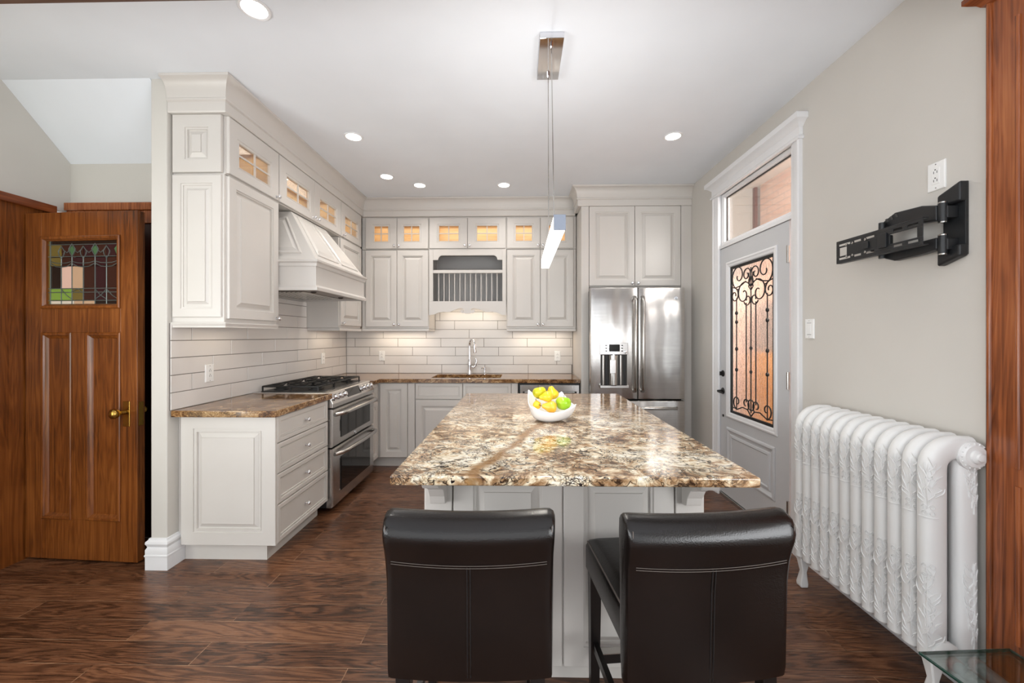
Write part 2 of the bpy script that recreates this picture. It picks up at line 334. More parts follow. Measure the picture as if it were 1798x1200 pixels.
# tile backsplash, one mesh per wall
def tiles(face, plane, U0, U1, v0, v1, j0, step, hi):
    mb = MB(); mb.mi = 1; f = FM[face](plane)
    pl = [(U0, v0), (U1, v0), (U1, v0+.5125), (hi[1], v0+.5125), (hi[1], v1), (hi[0], v1), (hi[0], v0+.5125), (U0, v0+.5125)]
    mb.loft([[f(u, v, .0005) for u, v in pl], [f(u, v, .006) for u, v in pl]]); mb.mi = 0
    h, Lw, g = .1025, .505, .002; r = 0; v = v0
    while v < v1-.01:
        u0, u1 = (U0, U1) if r < 5 else hi
        o = (j0+step*r); k = math.floor((u0-o)/Lw); a = o+k*Lw
        while a < u1:
            ua, ub = max(a, u0), min(a+Lw, u1); vb = min(v+h, v1)
            if ub-ua > .012: mb.rect(face, plane, ua+g, ub-g, v+g, vb-g, [(0, .005), (0, .0085), (.0015, .0102)])
            a += Lw
        r += 1; v += h
    return mb.build('tile_backsplash', [M['tile'], M['grout']])
tag(tiles('+X', XL, 2.285, YB-.011, .915, 1.675, 2.774, .168, (2.808, 3.771)), 'white long subway tile backsplash behind the gas range', 'backsplash', 'subway tile backsplashes')
tag(tiles('-Y', YB, XL+.011, .612, .915, 1.698, -1.923, .333, (-.990, -.147)), 'white long subway tile backsplash behind the faucet', 'backsplash', 'subway tile backsplashes')

# ------------------------------------------------------------------ cabinet parts
T = .02
def raised(w=.058):  # door slab with raised centre panel: (inset, height)
    return [(0, -T), (0, -.003), (.003, 0), (w, 0), (w+.001, -.005), (w+.010, -.007), (w+.011, -.017), (w+.018, -.017), (w+.042, -.004), (w+.043, .001)]
def drawer_rings(w=.026): return [(0, -T), (0, -.003), (.003, 0), (w, 0), (w+.001, -.009), (w+.008, -.010), (w+.009, -.005), (w+.014, -.005), (w+.015, -.009), (w+.022, -.009)]
def knob(door, face, plane, u, v, mat='crystal'):
    p = FM[face](plane)(u, v, -.001); n = NRM[face]
    return MB().lathe([(.004, 0), (.009, .001), (.009, .003), (.0045, .005), (.0045, .014), (.010, .017), (.0145, .022), (.0148, .027), (.011, .032), (.004, .034)], p, n, 12).build('knob', M[mat], door, smooth=40)
def door(parent, face, plane, u0, u1, v0, v1, kn=None, w=.058, name='door', mat='cab'):
    d = MB().rect(face, plane, u0, u1, v0, v1, raised(w)).build(name, M[mat], parent, smooth=22)
    if kn: knob(d, face, plane, *kn)
    return d
def drawer(parent, face, plane, u0, u1, v0, v1, kn=True):
    d = MB().rect(face, plane, u0, u1, v0, v1, drawer_rings()).build('drawer', M['cab'], parent, smooth=22)
    if kn: knob(d, face, plane, (u0+u1)/2, (v0+v1)/2)
    return d
def glass_door(parent, face, plane, u0, u1, v0, v1, g, kn):
    a0, a1, b0, b1 = g  # opening
    f = FM[face](plane); mb = MB(); o = lambda i, w: [f(u0+i, v0+i, w), f(u1-i, v0+i, w), f(u1-i, v1-i, w), f(u0+i, v1-i, w)]
    q = lambda i, w: [f(a0-i, b0-i, w), f(a1+i, b0-i, w), f(a1+i, b1+i, w), f(a0-i, b1+i, w)]
    L = [o(0, -T), o(0, -.003), o(.003, 0), q(.02, 0), q(.016, -.004), q(.008, -.004), q(.004, -.001), q(0, -.003), q(0, -T)]
    vs = [[mb.bm.verts.new(p) for p in r] for r in L]; vs.append(vs[0])
    for A, B in zip(vs, vs[1:]):
        for i in range(4): mb._f([A[i], A[(i+1) % 4], B[(i+1) % 4], B[i]])
    d = mb.build('door', M['cab'], parent, smooth=22)
    mu, mv = (a0+a1)/2, (b0+b1)/2; x = MB()
    x.prism([(mu-.005, b0), (mu+.005, b0), (mu+.005, b1), (mu-.005, b1)], face, plane, -.013, -.004); x.prism([(a0, mv-.005), (a1, mv-.005), (a1, mv+.005), (a0, mv+.005)], face, plane, -.0125, -.0045)
    x.build('muntin', M['cab'], d)
    MB().prism([(a0, b0), (a1, b0), (a1, b1), (a0, b1)], face, plane, -.017, -.0145).build('glass_pane', M['glass'], d)
    if kn: knob(d, face, plane, *kn)
    return d
def carcass(parent, x0, x1, y0, y1, z0, z1, open_face=None, t=.018, mat='cab', liner=None):
    if not open_face:
        return MB().box(x0, x1, y0, y1, z0, z1).build('carcass', M[mat], parent, bevel=.0015)
    mb = MB(); mb.mi = 0
    def sh(a0, a1, b0, b1, c0, c1): mb.box(a0, a1, b0, b1, c0, c1)
    sh(x0, x1, y0, y1, z0, z0+t); sh(x0, x1, y0, y1, z1-t, z1)
    if open_face == '+X':
        sh(x0, x1, y0, y0+t, z0+t, z1-t); sh(x0, x1, y1-t, y1, z0+t, z1-t); sh(x0, x0+t, y0+t, y1-t, z0+t, z1-t)
        li = (x0+t+.001, x1-.018, y0+t+.001, y1-t-.001, z0+t+.001, z1-t-.001)
    else:
        sh(x0, x0+t, y0, y1, z0+t, z1-t); sh(x1-t, x1, y0, y1, z0+t, z1-t); sh(x0+t, x1-t, y1-t, y1, z0+t, z1-t)
        li = (x0+t+.001, x1-t-.001, y0+.018, y1-t-.001, z0+t+.001, z1-t-.001)
    o = mb.build('carcass', M[mat], parent)
    if liner:
        ff = MB(); mid = []
        if open_face == '+X':
            ff.rect('+X', x1, y0+.001, y1-.001, z0+.001, z1-.001, [(0, -.016), (0, .001), (.05, .001), (.05, -.016)], hole=True); mid = (y0+y1)/2
            if y1-y0 > .7: ff.box(x1-.016, x1+.001, mid-.03, mid+.03, z0+.05, z1-.05)
        else:
            ff.rect('-Y', y0, x0+.001, x1-.001, z0+.001, z1-.001, [(0, -.016), (0, .001), (.05, .001), (.05, -.016)], hole=True); mid = (x0+x1)/2+.02*(x0 < -1.5)
            ff.box(mid-.035, mid+.035, y0-.001, y0+.016, z0+.05, z1-.05)
        ff.build('face_frame', M[mat], parent)
        l = MB(); a0, a1, b0, b1, c0, c1 = li; e = .003
        l.box(a0, a1, b0, b1, c0, c0+e); l.box(a0, a1, b0, b1, c1-e, c1)
        if open_face == '+X': l.box(a0, a1, b0, b0+e, c0+e, c1-e); l.box(a0, a1, b1-e, b1, c0+e, c1-e); l.box(a0, a0+e, b0+e, b1-e, c0+e, c1-e)
        else: l.box(a0, a0+e, b0, b1, c0+e, c1-e); l.box(a1-e, a1, b0, b1, c0+e, c1-e); l.box(a0+e, a1-e, b1-e, b1, c0+e, c1-e)
        l.build('wood_lining', M[liner], o)
        c = ((x0+x1)/2, (y0+y1)/2, z1-t-.012)
        sx, sy = (x1-x0-.12, y1-y0-.12)
        lamp('cabinet_light', 'AREA', c, 1.0*max(sx, sy)/.5, (1, .93, .78), (0, 0, 0), shape='RECTANGLE', size=max(sx, .05), size_y=max(sy, .05))
    return o

XU, YU = -1.735, 4.335      # carcass fronts of the wall cabinets
GU, GZ = 'glass-fronted cabinets above the wall cabinets', (2.31, 2.65)
# --- left run, near wall cabinet
c = thing('wall_cabinet', (XL, 2.3, 1.4), 'tall white wall cabinet nearest the wall stub, raised panel door', 'cabinet')
carcass(c, XL+.001, XU, 2.311, 2.803, 1.43, 2.302)
MB().box(XL+.001, XU, 2.303, 2.311, 1.43, 2.302).build('face_frame', M['cab'], c)
door(c, '+X', XU+T, 2.318, 2.799, 1.455, 2.297, (2.772, 1.475))
door(c, '-Y', 2.303-.012, XL+.012, XU-.012, 1.462, 2.297, None, .05, 'end_panel')
MB().sweep([(XL+.001, 2.303), (XU+.005, 2.303), (XU+.005, 2.80)], [(-.3, 1.43), (-.0, 1.43), (.012, 1.432), (.014, 1.425), (.008, 1.41), (.008, 1.402), (-.01, 1.402), (-.01, 1.42), (-.3, 1.42)][1:8]).build('light_rail', M['cab'], c)
# --- left run, glass cabinets
gl = [(2.303, 2.806, (2.399, 2.711), 2.775, 'first glass-fronted upper cabinet, nearest the wall stub'), ]
def glass_unit_left(y0, y1, doors, label, end=False):
    c = thing('glass_cabinet', (XL, y0, GZ[0]), label, 'cabinet', GU)
    carcass(c, XL+.001, XU, y0+(.011 if end else 0), y1, GZ[0]-.004, 2.651, '+X', liner='honey')
    for d0, d1, ga, gb, kn in doors:
        glass_door(c, '+X', XU+T, d0, d1, GZ[0]+.004, GZ[1], (ga, gb, 2.385, 2.53), kn)
    if end: door(c, '-Y', 2.303-.012, XL+.012, XU-.012, 2.312, 2.65, None, .075, 'end_panel')
    return c
glass_unit_left(2.303, 2.805, [(2.318, 2.801, 2.405, 2.705, (2.775, 2.335))], 'small glass-fronted cabinet at the near end, beside the wall stub', True)
glass_unit_left(2.807, 3.794, [(2.812, 3.298, 2.905, 3.212, (3.268, 2.335)), (3.302, 3.79, 3.39, 3.69, (3.332, 2.335))], 'two-door glass-fronted cabinet above the range hood')
glass_unit_left(3.796, 4.30, [(3.801, 4.281, 3.885, 4.185, (3.83, 2.335))], 'single-door glass-fronted cabinet between hood and back corner')
# --- left run, corner wall cabinet behind the hood
c = thing('wall_cabinet', (XL, 3.76, 1.4), 'narrow white wall cabinet between the range hood and the back corner', 'cabinet')
carcass(c, XL+.001, XU, 3.774, 4.30, 1.43, 2.302)
door(c, '+X', XU+T, 3.785, 4.281, 1.455, 2.297, (3.812, 1.478))
MB().box(XL+.012, XU+.012, 3.774, 4.30, 1.403, 1.428).build('light_rail', M['cab'], c)
# --- back run, two-door wall cabinets
def back_unit(x0, x1, d, label, rail):
    c = thing('wall_cabinet', (x0, YU, 1.4), label, 'cabinet', 'two-door wall cabinets on the back wall'); carcass(c, x0, x1, YU, YB-.001, 1.43, 2.294)
    a, mid, b = d
    door(c, '-Y', YU-T, a, mid-.0025, 1.453, 2.285, (mid-.028, 1.478)); door(c, '-Y', YU-T, mid+.0025, b, 1.453, 2.285, (mid+.028, 1.478))
    MB().box(x0, x1, YU-.014, YB-.012, 1.403, 1.428).build('light_rail', M['cab'], c, bevel=.004)
back_unit(-1.73, -.992, (-1.685, -1.341, -.998), 'two-door white wall cabinet in the back left corner', 0)
back_unit(-.145, .608, (-.136, .222, .579), 'two-door white wall cabinet between plate rack and fridge', 0)
def back_glass(x0, x1, d, g, label):
    c = thing('glass_cabinet', (x0, YU, GZ[0]), label, 'cabinet', GU); carcass(c, x0, x1, YU, YB-.001, 2.298, 2.651, '-Y', liner='honey')
    a, mid, b = d
    glass_door(c, '-Y', YU-T, a, mid-.0025, 2.305, 2.635, g[0]+(2.385, 2.55), (mid-.026, 2.333)); glass_door(c, '-Y', YU-T, mid+.0025, b, 2.305, 2.635, g[1]+(2.385, 2.55), (mid+.026, 2.333))
back_glass(-1.73, -.994, (-1.685, -1.341, -.998), ((-1.592, -1.438), (-1.265, -1.096)), 'two-door glass-fronted cabinet in the back left corner')
back_glass(-.992, -.147, (-.985, -.569, -.154), ((-.88, -.668), (-.465, -.247)), 'two-door glass-fronted cabinet above the plate rack')
back_glass(-.145, .608, (-.136, .222, .579), ((-.043, .13), (.315, .488)), 'two-door glass-fronted cabinet left of the fridge')
# --- plate rack
c = thing('plate_rack', (-.57, YU, 1.58), 'white open plate rack with dowels and scrolled valance above the sink', 'plate rack')
carcass(c, -.988, -.149, YU+.001, YB-.001, 1.70, 2.294, '-Y', mat='inner')
x0, x1, f0 = -.988, -.149, YU-.018
mb = MB()
mb.box(x0, -.945, f0, YU, 1.7302, 2.294); mb.box(-.19, x1, f0, YU, 1.7302, 2.294)
top = [(-.945, 2.294), (-.945, 2.178), (-.895, 2.178)]+arc(-.845, 2.183, .045, 180, 90, 6)+arc(-.29, 2.183, .045, 90, 0, 6)+[(-.24, 2.178), (-.19, 2.178), (-.19, 2.294)]
mb.prism(top, '-Y', YU, 0, .018); mb.box(-.945, -.19, f0, YU+.02, 2.036, 2.07); mb.build('face_frame', M['cab'], c, bevel=.002)
val = [(x0, 1.73), (x0, 1.578)]
h = lambda t: 1.578+.0
half = [(0, 0), (.05, .006), (.10, .028), (.15, .037), (.20, .033), (.235, .036), (.27, .055), (.315, .072), (.355, .076), (.378, .068), (.384, .055), (.376, .043), (.362, .045), (.36, .055), (.353, .06), (.343, .052), (.345, .035), (.362, .022), (.385, .024), (.40, .016)]
cxm = (x0+x1)/2
L = [(x0+a, 1.578+b) for a, b in half]; Rr = [(2*cxm-p, q) for p, q in L[::-1]]
mb = MB()
for q in (x0+.356, x1-.356): mb.prism(arc(q, 1.578+.046, .0165, 0, 337, 15), '-Y', YU, -.001, .0215)
mb.prism([(x0, 1.73)]+L+Rr+[(x1, 1.73)], '-Y', YU, 0, .018); mb.build('valance', M['cab'], c)
for i in range(12):
    x = -.945+.755*(i+1)/13; MB().tube([(x, YU+.004, 1.715), (x, YU+.004, 2.037)], .0055, 8).build('dowel', M['cab'], c, smooth=60)
for i in range(12):
    x = -.945+.755*(i+1)/13; MB().tube([(x, YU+.17, 1.715), (x, YU+.17, 2.037)], .0045, 6).build('rear_dowel', M['inner'], c, smooth=60)
# --- crown mouldings
cov = [(.085-.05*math.cos(R(a))*1.0, 2.745+.082*math.sin(R(a))) for a in range(0, 91, 15)]
CR = [(-.02, 2.652), (.026, 2.652), (.03, 2.66), (.03, 2.712), (.04, 2.718), (.04, 2.728), (.034, 2.734)]+[(.036+.048*(1-math.cos(R(a))), 2.738+.088*math.sin(R(a))) for a in range(0, 91, 12)][1:]+[(.088, 2.829), (.088, HC-.001), (-.02, HC-.001)]
tag(MB().sweep([(XL+.001, 2.303), (XU, 2.303), (XU, YU), (.598, YU)], CR).build('crown_moulding', M['cab'], smooth=25), 'long white crown moulding above the glass-fronted cabinets', 'moulding')
tag(MB().sweep([(.608, YU-.1), (.608, 4.02), (XR-.001, 4.02)], CR).build('crown_moulding', M['cab'], smooth=25), 'white crown moulding above the fridge cabinet', 'moulding')

# --- range hood
c = thing('range_hood', (XL, 3.24, 1.68), 'white tapered wooden range hood with panelled sides over the range', 'range hood')
ya, yb, xf, z0, z1, zt = 2.815, 3.69, -1.455, 1.685, 1.868, 2.298
mb = MB(); P = lambda x, a, b, z: [(XL+.001, a, z), (x, a, z), (x, b, z), (XL+.001, b, z)]
mb.loft([P(xf, ya, yb, z0+.02), P(xf, ya, yb, z1)]); mb.build('apron', M['cab'], c, bevel=.002)
mb = MB(); mb.sweep([(XL+.001, ya), (xf, ya), (xf, yb), (XL+.001, yb)], [(0, 1.678), (.014, 1.678), (.016, 1.69), (.016, 1.70), (.008, 1.708), (.004, 1.716), (0, 1.716)]); mb.build('bottom_moulding', M['cab'], c, smooth=25)
mb = MB(); mb.sweep([(XL+.001, ya), (xf, ya), (xf, yb), (XL+.001, yb)], [(-.01, 1.85), (.006, 1.85), (.01, 1.862), (.010, 1.872), (.022, 1.884), (.022, 1.897), (.010, 1.902), (-.05, 1.905)]); mb.build('shelf_moulding', M['cab'], c, smooth=25)
ta, tb, xt = 2.99, 3.53, -1.738; b0, t0 = P(xf, ya, yb, 1.90), P(xt, ta, tb, zt)
MB().loft([b0, t0]).build('chimney', M['cab'], c)
def facepanel(A, B, C_, D, pads, w=.02):   # raised frames on a sloped quad (A,B bottom, D,C top)
    A, B, C_, D = map(Vector, (A, B, C_, D)); n = (B-A).cross(D-A).normalized(); mb = MB()
    pt = lambda u, v: (A.lerp(B, u)).lerp(D.lerp(C_, u), v)
    for q in pads:
        quad = [pt(u, v) for u, v in q]; cen = sum(quad, Vector())/4
        L = []
        for k, hh in ((1, 0), (.99, .007), (.93, .009), (.88, .004), (.84, .003), (.72, .010)):
            L.append([cen+(p-cen)*k+n*hh for p in quad])
        mb.loft(L)
    return mb
fp = facepanel(b0[1], b0[2], t0[2], t0[1], [[(.07, .1), (.47, .1), (.46, .93), (.09, .93)], [(.53, .1), (.93, .1), (.91, .93), (.54, .93)]])
fp.build('sloped_panel', M['cab'], c)
facepanel(b0[0], b0[1], t0[1], t0[0], [[(.12, .12), (.86, .12), (.86, .88), (.12, .88)]]).build('sloped_panel', M['cab'], c)
facepanel(b0[2], b0[3], t0[3], t0[2], [[(.14, .12), (.88, .12), (.88, .88), (.14, .88)]]).build('sloped_panel', M['cab'], c)
mb = MB(); mb.box(XL+.02, xf-.02, ya+.02, yb-.02, 1.690, 1.705); mb.build('underside_liner', M['inner'], c)
mb = MB(); mb.box(-1.95, -1.62, 2.95, 3.55, 1.682, 1.69)
for k in range(9): mb.box(-1.94+k*.035, -1.925+k*.035, 2.97, 3.53, 1.679, 1.683)
mb.build('filter_grille', M['satin'], c)
for y in (3.02, 3.48): MB().lathe([(.02, 0), (.022, .004), (.012, .010)], (-1.58, y, 1.69), (0, 0, -1), 12).build('hood_lamp', M['slot'], c)

# ------------------------------------------------------------------ base cabinets
BXF, BYF = -1.466, 4.058          # carcass fronts
c = thing('base_cabinet', (XL, 2.33, 0), 'white base cabinet with four drawers at the near end', 'cabinet')
carcass(c, XL+.001, BXF, 2.349, 2.975, .105, .876)
MB().box(XL+.02, BXF-.06, 2.375, 2.972, 0, .105).build('toe_kick', M['cab'], c)
MB().rect('-Y', 2.330, XL+.03, BXF+.018, .107, .876, [(0, -T), (0, -.002), (.002, 0), (.075, 0), (.076, -.006), (.088, -.006), (.089, -.002), (.095, -.002), (.096, -.014), (.104, -.014), (.128, -.003), (.129, .001)]).build('end_panel', M['cab'], c, smooth=22)
for a, b in ((.712, .868), (.528, .706), (.343, .522), (.112, .337)): drawer(c, '+X', BXF+T, 2.352, 2.972, a, b)
c = thing('base_cabinet', (XL, 3.86, 0), 'narrow white base cabinet between the range and the corner', 'cabinet')
carcass(c, XL+.001, BXF, 3.846, BYF-.003, .105, .876); MB().box(XL+.02, BXF-.06, 3.846, BYF-.003, 0, .105).build('toe_kick', M['cab'], c)
drawer(c, '+X', BXF+T, 3.850, 4.035, .70, .868, False); door(c, '+X', BXF+T, 3.850, 4.035, .112, .69, None, .04)
c = thing('base_cabinet', (-1.43, BYF, 0), 'white corner base cabinet with one tall narrow door', 'cabinet')
carcass(c, XL+.001, -1.07, BYF, YB-.001, .105, .876); door(c, '-Y', BYF-T, -1.428, -1.148, .112, .868, None, .06)
MB().box(-1.142, -1.072, BYF-.016, BYF, .112, .868).build('filler_strip', M['cab'], c, bevel=.002); MB().box(BXF-.06, -1.07, BYF+.06, BYF+.08, 0, .105).build('toe_kick', M['cab'], c)
c = thing('base_cabinet', (-.57, BYF, 0), 'white sink base cabinet with two drawer fronts behind the island', 'cabinet')
carcass(c, -1.069, -.02, BYF, YB-.001, .105, .66); MB().box(-1.069, -.02, BYF, BYF+.04, .66, .876).build('face_frame', M['cab'], c); MB().box(-1.069, -.02, BYF+.06, BYF+.08, 0, .105).build('toe_kick', M['cab'], c)
drawer(c, '-Y', BYF-T, -1.063, -.585, .708, .868, False); drawer(c, '-Y', BYF-T, -.577, -.09, .708, .868, False)
door(c, '-Y', BYF-T, -1.063, -.585, .112, .698, None, .06); door(c, '-Y', BYF-T, -.577, -.09, .112, .698, None, .06)
MB().box(-.084, -.022, BYF-.016, BYF, .112, .868).build('filler_strip', M['cab'], c, bevel=.002)
# dishwasher
c = thing('dishwasher', (.3, BYF, 0), 'stainless dishwasher under the back counter behind the fruit bowl', 'dishwasher')
MB().box(-.012, .604, BYF, YB-.02, .02, .87).build('tub', M['black'], c)
MB().box(.004, .60, BYF-.022, BYF, .10, .73).build('door', M['steel'], c, bevel=.004)
MB().box(.004, .60, BYF-.022, BYF, .735, .855).build('control_panel', M['steel'], c, bevel=.003)
MB().box(.03, .575, BYF-.024, BYF-.02, .745, .79).build('handle_recess', M['slot'], c)
MB().tube([(.05, BYF-.035, .782), (.55, BYF-.035, .782)], .007, 8).build('handle', M['satin'], c, smooth=60)
# countertops
def slab(mb, pts, z0, z1): mb.loft([[(x, y, z0) for x, y in pts], [(x, y, z1) for x, y in pts]])
mb = MB(); slab(mb, [(XL+.011, 2.284), (BXF+.048, 2.284), (BXF+.048, 2.985), (XL+.011, 2.985)], .877, .915)
tag(mb.build('countertop', M['granb'], bevel=.004, seg=3), 'short brown granite countertop over the drawer cabinet', 'countertop')
mb = MB(); Y0 = 4.012; hx0, hx1, hy0, hy1 = -.93, -.20, 4.14, 4.50
X0, X1 = BXF+.048, .608
for (a, b, c0, d) in ((XL+.011, X0, 3.842, YB-.011), (X0, hx0, Y0, YB-.011), (hx1, X1, Y0, YB-.011), (hx0, hx1, Y0, hy0), (hx0, hx1, hy1, YB-.011)):
    pass
xs = [XL+.011, X0, hx0, hx1, X1]; ys = [3.842, Y0, hy0, hy1, YB-.011]
def cell(i, j):
    if not (0 <= i < 4 and 0 <= j < 4): return False
    if i > 0 and j == 0: return False
    return not (i == 2 and j == 2)
vt = {}
def gv(i, j, z):
    if (i, j, z) not in vt: vt[i, j, z] = mb.bm.verts.new((xs[i], ys[j], z))
    return vt[i, j, z]
for i in range(4):
    for j in range(4):
        if not cell(i, j): continue
        for z in (.877, .915): mb._f([gv(i, j, z), gv(i+1, j, z), gv(i+1, j+1, z), gv(i, j+1, z)])
        for (di, dj, e) in ((-1, 0, ((i, j), (i, j+1))), (1, 0, ((i+1, j), (i+1, j+1))), (0, -1, ((i, j), (i+1, j))), (0, 1, ((i, j+1), (i+1, j+1)))):
            if not cell(i+di, j+dj): a, b = e; mb._f([gv(*a, .877), gv(*b, .877), gv(*b, .915), gv(*a, .915)])
tag(mb.build('countertop', M['granb'], bevel=.003), 'long brown granite countertop along the back wall with sink cutout', 'countertop')
# sink
c = thing('kitchen_sink', ((hx0+hx1)/2, 4.32, .69), 'undermount sink set into the brown back countertop', 'sink')
mb = MB(); e = .004
mb.box(hx0+e, hx1-e, hy0+e, hy1-e, .69, .70); mb.box(hx0-.012, hx0+e, hy0-.012, hy1+.012, .69, .876); mb.box(hx1-e, hx1+.012, hy0-.012, hy1+.012, .69, .876); mb.box(hx0+e, hx1-e, hy0-.012, hy0+e, .69, .876); mb.box(hx0+e, hx1-e, hy1-e, hy1+.012, .69, .876)
mb.build('basin', M['steel'], c); MB().lathe([(.04, 0), (.042, .002), (.03, .003), (.028, .001)], (-.565, 4.32, .70)).build('drain', M['chrome'], c)
# faucet
c = thing('kitchen_faucet', (-.575, 4.555, .915), 'chrome gooseneck pull-down faucet at the back of the sink', 'faucet')
fx, fy = -.575, 4.555
MB().lathe([(.031, 0), (.031, .006), (.024, .012), (.021, .05), (.023, .10), (.022, .15), (.017, .17)], (fx, fy, .915), n=18).build('body', M['chrome'], c, smooth=40)
pts = [(fx, fy, 1.07), (fx, fy, 1.20)]+[(fx+.035-.035*math.cos(R(a))+.0, fy-.07+.07*math.cos(R(a)), 1.24+.075*math.sin(R(a))) for a in range(0, 171, 15)]
MB().tube(pts, .0125, 12).build('gooseneck', M['chrome'], c, smooth=60)
ex, ey, ez = pts[-1]; MB().lathe([(.013, 0), (.017, .012), (.015, .03), (.019, .07), (.021, .095), (.016, .10)], (ex, ey, ez+.005), (.08, -.02, -1), 14).build('spray_head', M['chrome'], c, smooth=40)
MB().tube([(fx+.015, fy, 1.00), (fx+.05, fy-.005, .995), (fx+.075, fy-.012, 1.02), (fx+.082, fy-.016, 1.07), (fx+.07, fy-.018, 1.10)], [.011, .012, .010, .009, .006], 10).build('lever', M['chrome'], c, smooth=60)
c = thing('soap_dispenser', (-.40, 4.55, .915), 'small chrome soap dispenser right of the faucet', 'soap dispenser')
MB().lathe([(.02, 0), (.02, .006), (.012, .01), (.011, .05), (.016, .055), (.016, .075), (.008, .08)], (-.40, 4.55, .915), n=14).build('pump_body', M['chrome'], c, smooth=40)
MB().tube([(-.40, 4.55, .987), (-.42, 4.53, .99), (-.437, 4.515, .984)], [.007, .006, .005], 8).build('spout', M['chrome'], c, smooth=60)

# ------------------------------------------------------------------ gas range
c = thing('gas_range', (-1.7, 3.41, 0), 'stainless double-oven gas range between the counters', 'range')
ra, rb, rx = 2.990, 3.835, -1.425
MB().box(XL+.02, rx-.045, ra+.012, rb-.004, .04, .90).build('body', M['black'], c)
mb = MB(); mb.box(XL+.012, rx-.06, ra-.003, rb+.003, .90, .922); mb.build('cooktop', M['steel'], c, bevel=.006)
# control panel: slanted front
pf = [(rx-.075, .922), (rx-.03, .918), (rx+.012, .835), (rx+.012, .802), (rx-.05, .802), (rx-.075, .86)]
MB().loft([[(x, ra-.003, z) for x, z in pf], [(x, rb+.003, z) for x, z in pf]]).build('control_panel', M['steel'], c, bevel=.006, seg=3)
nrm = Vector((.083, 0, .042)).normalized()
cp = lambda y, t: Vector((rx-.03, y, .918)).lerp(Vector((rx+.012, y, .835)), t)
mb = MB(); L0 = [cp(3.27, .12), cp(3.54, .12), cp(3.54, .85), cp(3.27, .85)]; mb.loft([L0, [p+nrm*.003 for p in L0]]); mb.build('display', M['darkglass'], c)
for y in (3.04, 3.12, 3.20, 3.60, 3.68, 3.76):
    MB().lathe([(.026, 0), (.026, .006), (.021, .009), (.020, .030), (.017, .034)], cp(y, .5), nrm, 16).build('knob', M['chrome'], c, smooth=35)
def oven_door(z0, z1, w0, w1):
    d = MB().rect('+X', rx+.01, ra, rb, z0, z1, [(0, -.05), (0, -.012), (.006, -.003), (.02, 0), (.1, 0), (.103, -.002)]).build('oven_door', M['steel'], c, smooth=30)
    MB().rect('+X', rx+.011, ra+.13, rb-.11, w0, w1, [(0, -.012), (0, .003), (.006, .004)]).build('oven_window', M['darkglass'], d)
    hz = z1-.045; a, b = ra+.055, rb-.03; X = rx+.01
    MB().tube([(X, a-.02, hz), (X+.035, a+.02, hz+.004), (X+.055, a+.09, hz+.008), (X+.062, (a+b)/2, hz+.010), (X+.055, b-.09, hz+.008), (X+.035, b-.02, hz+.004), (X, b+.01, hz)], [.016, .016, .0155, .015, .0155, .016, .016], 12).build('handle', M['steel'], d, smooth=60)
    return d
oven_door(.503, .793, .553, .722); d = oven_door(.045, .490, .135, .40)
MB().lathe([(.016, 0), (.016, .003), (.012, .004)], (rx+.011, 3.40, .527), (1, 0, 0), 16).build('emblem', M['chrome'], c)
# grates and burners
burn = [(-1.62, 3.14), (-1.90, 3.14), (-1.76, 3.41), (-1.62, 3.69), (-1.90, 3.69)]
MB().box(XL+.06, rx-.11, ra+.03, rb-.03, .922, .926).build('burner_pan', M['iron'], c)
for x, y in burn: MB().lathe([(.055, 0), (.055, .008), (.04, .010), (.04, .018), (.034, .022), (.01, .022)], (x, y, .926)).build('burner', M['iron'], c, smooth=40)
for k in range(3):
    g0 = ra+.035+k*.26; g1 = g0+.25; gx0, gx1 = XL+.07, rx-.12; zg = .962; mb = MB(); bar = lambda a, b: mb.tube([a, b], .0065, 6)
    for a, b in (((gx0, g0), (gx1, g0)), ((gx0, g1), (gx1, g1)), ((gx0, g0), (gx0, g1)), ((gx1, g0), (gx1, g1)), (((gx0+gx1)/2, g0), ((gx0+gx1)/2, g1))): bar((*a, zg), (*b, zg))
    my = (g0+g1)/2
    for cx in ((gx0*.75+gx1*.25), (gx0*.25+gx1*.75)):
        for dx, dy in ((1, 0), (-1, 0), (0, 1), (0, -1), (.8, .8), (-.8, .8), (.8, -.8), (-.8, -.8)):
            bar((cx+dx*.03, my+dy*.03, zg+.004), (cx+dx*.115, my+dy*.115, zg))
    for x in (gx0, gx1, (gx0+gx1)/2):
        for y in (g0, g1): mb.tube([(x, y, .924), (x, y, zg)], .007, 6)
    mb.build('grate', M['iron'], c)

# ------------------------------------------------------------------ fridge surround and fridge
tag(MB().loft([[(x, y, z) for x, y in ((.615, 4.0), (.69, 4.0), (.69, 4.018), (.652, 4.018), (.652, YB-.001), (.615, YB-.001))] for z in (0, 2.651)]).build('fridge_side_panel', M['cab'], bevel=.002), 'tall white panel at the left side of the fridge', 'cabinet panel')
tag(MB().loft([[(x, y, z) for x, y in ((1.607, 4.0), (XR-.001, 4.0), (XR-.001, YB-.001), (1.645, YB-.001), (1.645, 4.018), (1.607, 4.018))] for z in (0, 2.651)]).build('fridge_side_panel', M['cab'], bevel=.002), 'tall white panel between fridge and right wall', 'cabinet panel')
c = thing('fridge_cabinet', (1.15, 4.02, 1.84), 'two-door white cabinet above the stainless fridge', 'cabinet')
carcass(c, .654, 1.643, 4.022, YB-.001, 1.84, 2.651)
door(c, '-Y', 3.998, .695, 1.146, 1.853, 2.65, (1.118, 1.878)); door(c, '-Y', 3.998, 1.151, 1.602, 1.853, 2.65, (1.178, 1.878))
c = thing('refrigerator', (1.12, 3.9, 0), 'stainless french-door refrigerator with water dispenser', 'refrigerator')
fa, fb, fY = .672, 1.562, 3.80; fm = 1.117
MB().box(fa+.024, fb-.004, fY+.075, 4.60, .03, 1.80).build('body', M['slot'], c)
